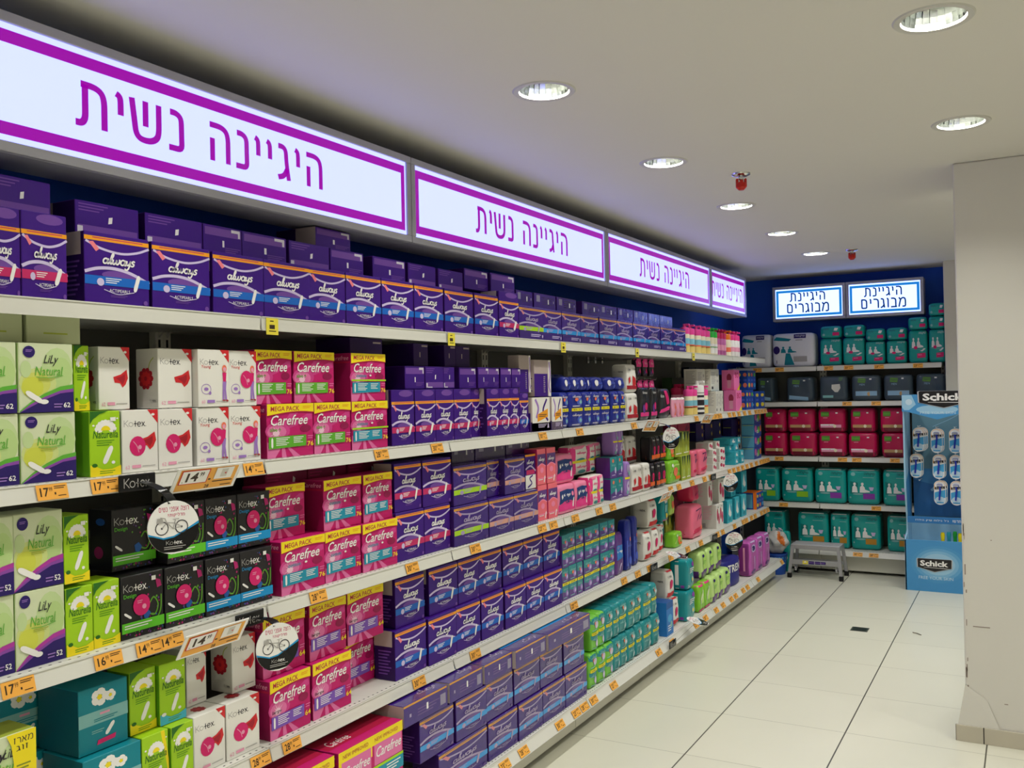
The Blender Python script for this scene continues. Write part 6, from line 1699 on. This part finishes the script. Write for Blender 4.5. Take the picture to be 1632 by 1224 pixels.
for x in (b0, b1 - .01):
    vs = [(x, DY0, 0), (x, DY0, .405), (x, DY1 - .06, .53), (x, DY1 - .06, 0)]
    vs += [(p[0] + .01, p[1], p[2]) for p in vs]
    mb.add(vs, [(0, 1, 2, 3), (7, 6, 5, 4)] + [(k, k + 4, (k + 1) % 4 + 4, (k + 1) % 4) for k in range(4)], 'stand_light')
mb.box(b0 + .01, b1 - .01, DY0 + .012, DY1 - .06, .3, .306, 'stand_light')
f = Face(mb, b1 - b0, .405, lambda u, v, k: (b0 + u * (b1 - b0), DY0 - k, v * .405))
f.do([('e', .47, .54, .38, .36, 'stand_g1', 28), ('e', .47, .54, .33, .31, 'stand_g2', 28), ('e', .47, .54, .28, .26, 'stand_g3', 28), ('e', .47, .54, .23, .21, 'stand_light', 28), ('t', 'FREE YOUR SKIN', .19, .24, .67, .3, 'stand_glow')])
bn = obj('bin', mb, st)
badge(-.815, -.555, .155, .262, DY0, bn, .2)
mb = MB()
mb.bbox(b0 + .012, b1 - .012, DY1 - .075, DY1 - .063, .3, .535, 'stand_light', .001)
obj('bin_back', mb, st)
def blister():
    mb = MB()
    w, h = .09, .2
    out = circ(0, h - w / 2 - .002, w / 2, w / 2, 12, 0, PI) [:-1]+ circ(0, w / 2, w / 2, w / 2, 12, PI, 2 * PI)[:-1]
    n = len(out)
    vs = [(x, 0, z) for x, z in out] + [(x, .003, z) for x, z in out]
    mb.add(vs, [list(range(n)), list(range(2 * n - 1, n - 1, -1))] + [(k, k + n, (k + 1) % n + n, (k + 1) % n) for k in range(n)], 'white')
    f = Face(mb, w, h, lambda u, v, k: ((u - .5) * w, -k, v * h))
    f.poly([(.5 + (u * w * .92) / w, v) for u, v in [(p[0] / w, p[1] / h * .96 + .02) for p in circ(0, h - w / 2 - .002, w / 2, w / 2, 12, 0, PI)]] + [(.04, .62), (.96, .8)][:1], 'tag_orange')
    f.do([('e', .5, .78, .42, .17, 'white'), ('p', [(.05, .2), (.95, .3), (.95, .62), (.05, .5)], 'skyb'), ('p', [(.08, .62), (.92, .66), (.92, .76), (.08, .72)], 'kblack'), ('t', 'Schick', .16, .645, .84, .73, 'white'), ('e', .5, .2, .4, .14, 'stand_glow'), ('r', .2, .07, .8, .12, 'skyb')])
    card = mb.mesh('blister_card')
    mb = MB()
    mb.bbox(-.02, .02, -.018, -.006, .148, .168, 'razorblue', .003)
    mb.tube([(0, -.012, .158), (.004, -.012, .12), (.0, -.013, .08), (-.004, -.012, .04)], .0065, 'razorblue', 10)
    mb.bbox(-.018, .018, -.0195, -.018, .151, .165, 'alu_light', .0005)
    raz = mb.mesh('razor', 40)
    return card, raz
CARD, RAZ = blister()
HK = [(-.80, 1.095, 3, 'top row, first from the open side'), (-.665, 1.085, 2, 'top row, second from the open side'), (-.53, 1.085, 2, 'top row, beside the pillar'), (-.825, .88, 2, 'middle row, first from the open side'), (-.655, .875, 2, 'middle row, second from the open side'), (-.53, .875, 1, 'middle row, beside the pillar'), (-.65, .665, 2, 'bottom row, first from the open side'), (-.53, .665, 2, 'bottom row, beside the pillar')]
for x, z, n, nm in HK + [(-.80, .655, 0, '')]:
    mb = MB()
    mb.tube([(x, 8.18, z + .214), (x, 8.19, z + .2045), (x, DY1 - .02, z + .2045)], .0028, 'white', 8)
    obj('hook', mb, st)
    for q in range(n):
        lab = 'carded razor %s, %s' % (('at front of hook', 'second on hook', 'third on hook')[q], nm)
        o = thing('razor_pack', lab, 'razor', (x + .002 * q + .008 * q, 8.215 + q * .045, z), (0, 0, .1 * (q - 1)), 'carded razors on the stand', CARD)
        obj('razor', RAZ, o)
cols = ['yellow', 'turq', 'capgreen', 'yellow', 'turq', 'olive']
for q in range(6):
    c = cols[q]
    cn = {'yellow': 'yellow', 'turq': 'turquoise', 'capgreen': 'green', 'olive': 'olive'}[c]
    x = -.63 + q * .042
    mb = MB()
    mb.lathe([(.014, 0), (.018, .02), (.013, .09), (.017, .13), (.012, .15)], c, 12)
    o = thing('plastic_grip', '%s plastic grip in the display bin, %s from the open side' % (cn, ORD[q]), 'grip', (x, 8.12 + (q % 3) * .04, .307), (0, 0, 0), 'coloured grips in the bin', mb.mesh('plastic_grip', 50))

# ------------------------------------------------------------------ on the floor
d = thing('floor_drain', 'small square dark floor drain in the middle of the aisle', 'drain', (-1.035, 6.58, 0))
mb = MB(); mb.bbox(-.055, .055, -.055, .055, 0, .002, 'drain_rim', .0005); obj('rim', mb, d)
mb = MB()
mb.bbox(-.048, .048, -.048, .048, .002, .0032, 'drain_green', .0004)
for q in range(6):
    mb.box(-.04, .04, -.042 + q * .016, -.036 + q * .016, .0032, .0036, 'slot_dark')
obj('grate', mb, d)
mb = MB(); mb.tube([(0, 0, .004), (.03, .0, .0045), (.07, -.012, .004)], .0028, 'twig', 6)
thing('twig', 'short brown twig lying on the floor tiles', 'twig', (-.71, 6.63, 0), (0, 0, -.5), None, mb)

# ------------------------------------------------------------------ camera and view
cam = bpy.data.cameras.new('camera')
cam.sensor_fit = 'HORIZONTAL'
cam.sensor_width = 36
cam.lens = 1470 / 1632 * 36
cam.clip_start = .05
co = bpy.data.objects.new('camera', cam)
COL.objects.link(co)
yaw, pitch, roll = math.radians(29.27), math.radians(.48), math.radians(1.2)
F = Vector((-math.sin(yaw) * math.cos(pitch), math.cos(yaw) * math.cos(pitch), math.sin(pitch)))
R0 = Vector((math.cos(yaw), math.sin(yaw), 0))
U0 = R0.cross(F)
Rv = R0 * math.cos(roll) - U0 * math.sin(roll)
Uv = U0 * math.cos(roll) + R0 * math.sin(roll)
m = Matrix((Rv, Uv, -F)).transposed().to_4x4()
m.translation = Vector((0, 0, 1.655))
co.matrix_world = m
SC.camera = co
w = bpy.data.worlds.new('world')
SC.world = w
w.use_nodes = True
w.node_tree.nodes['Background'].inputs[0].default_value = (.02, .02, .022, 1)
SC.view_settings.view_transform = 'Standard'
SC.view_settings.look = 'None'
SC.view_settings.exposure = 0.0
SC.view_settings.gamma = 1
SC.view_settings.use_curve_mapping = False
SC.cycles.use_denoising = True
SC.cycles.max_bounces = 8
SC.cycles.sample_clamp_indirect = 6
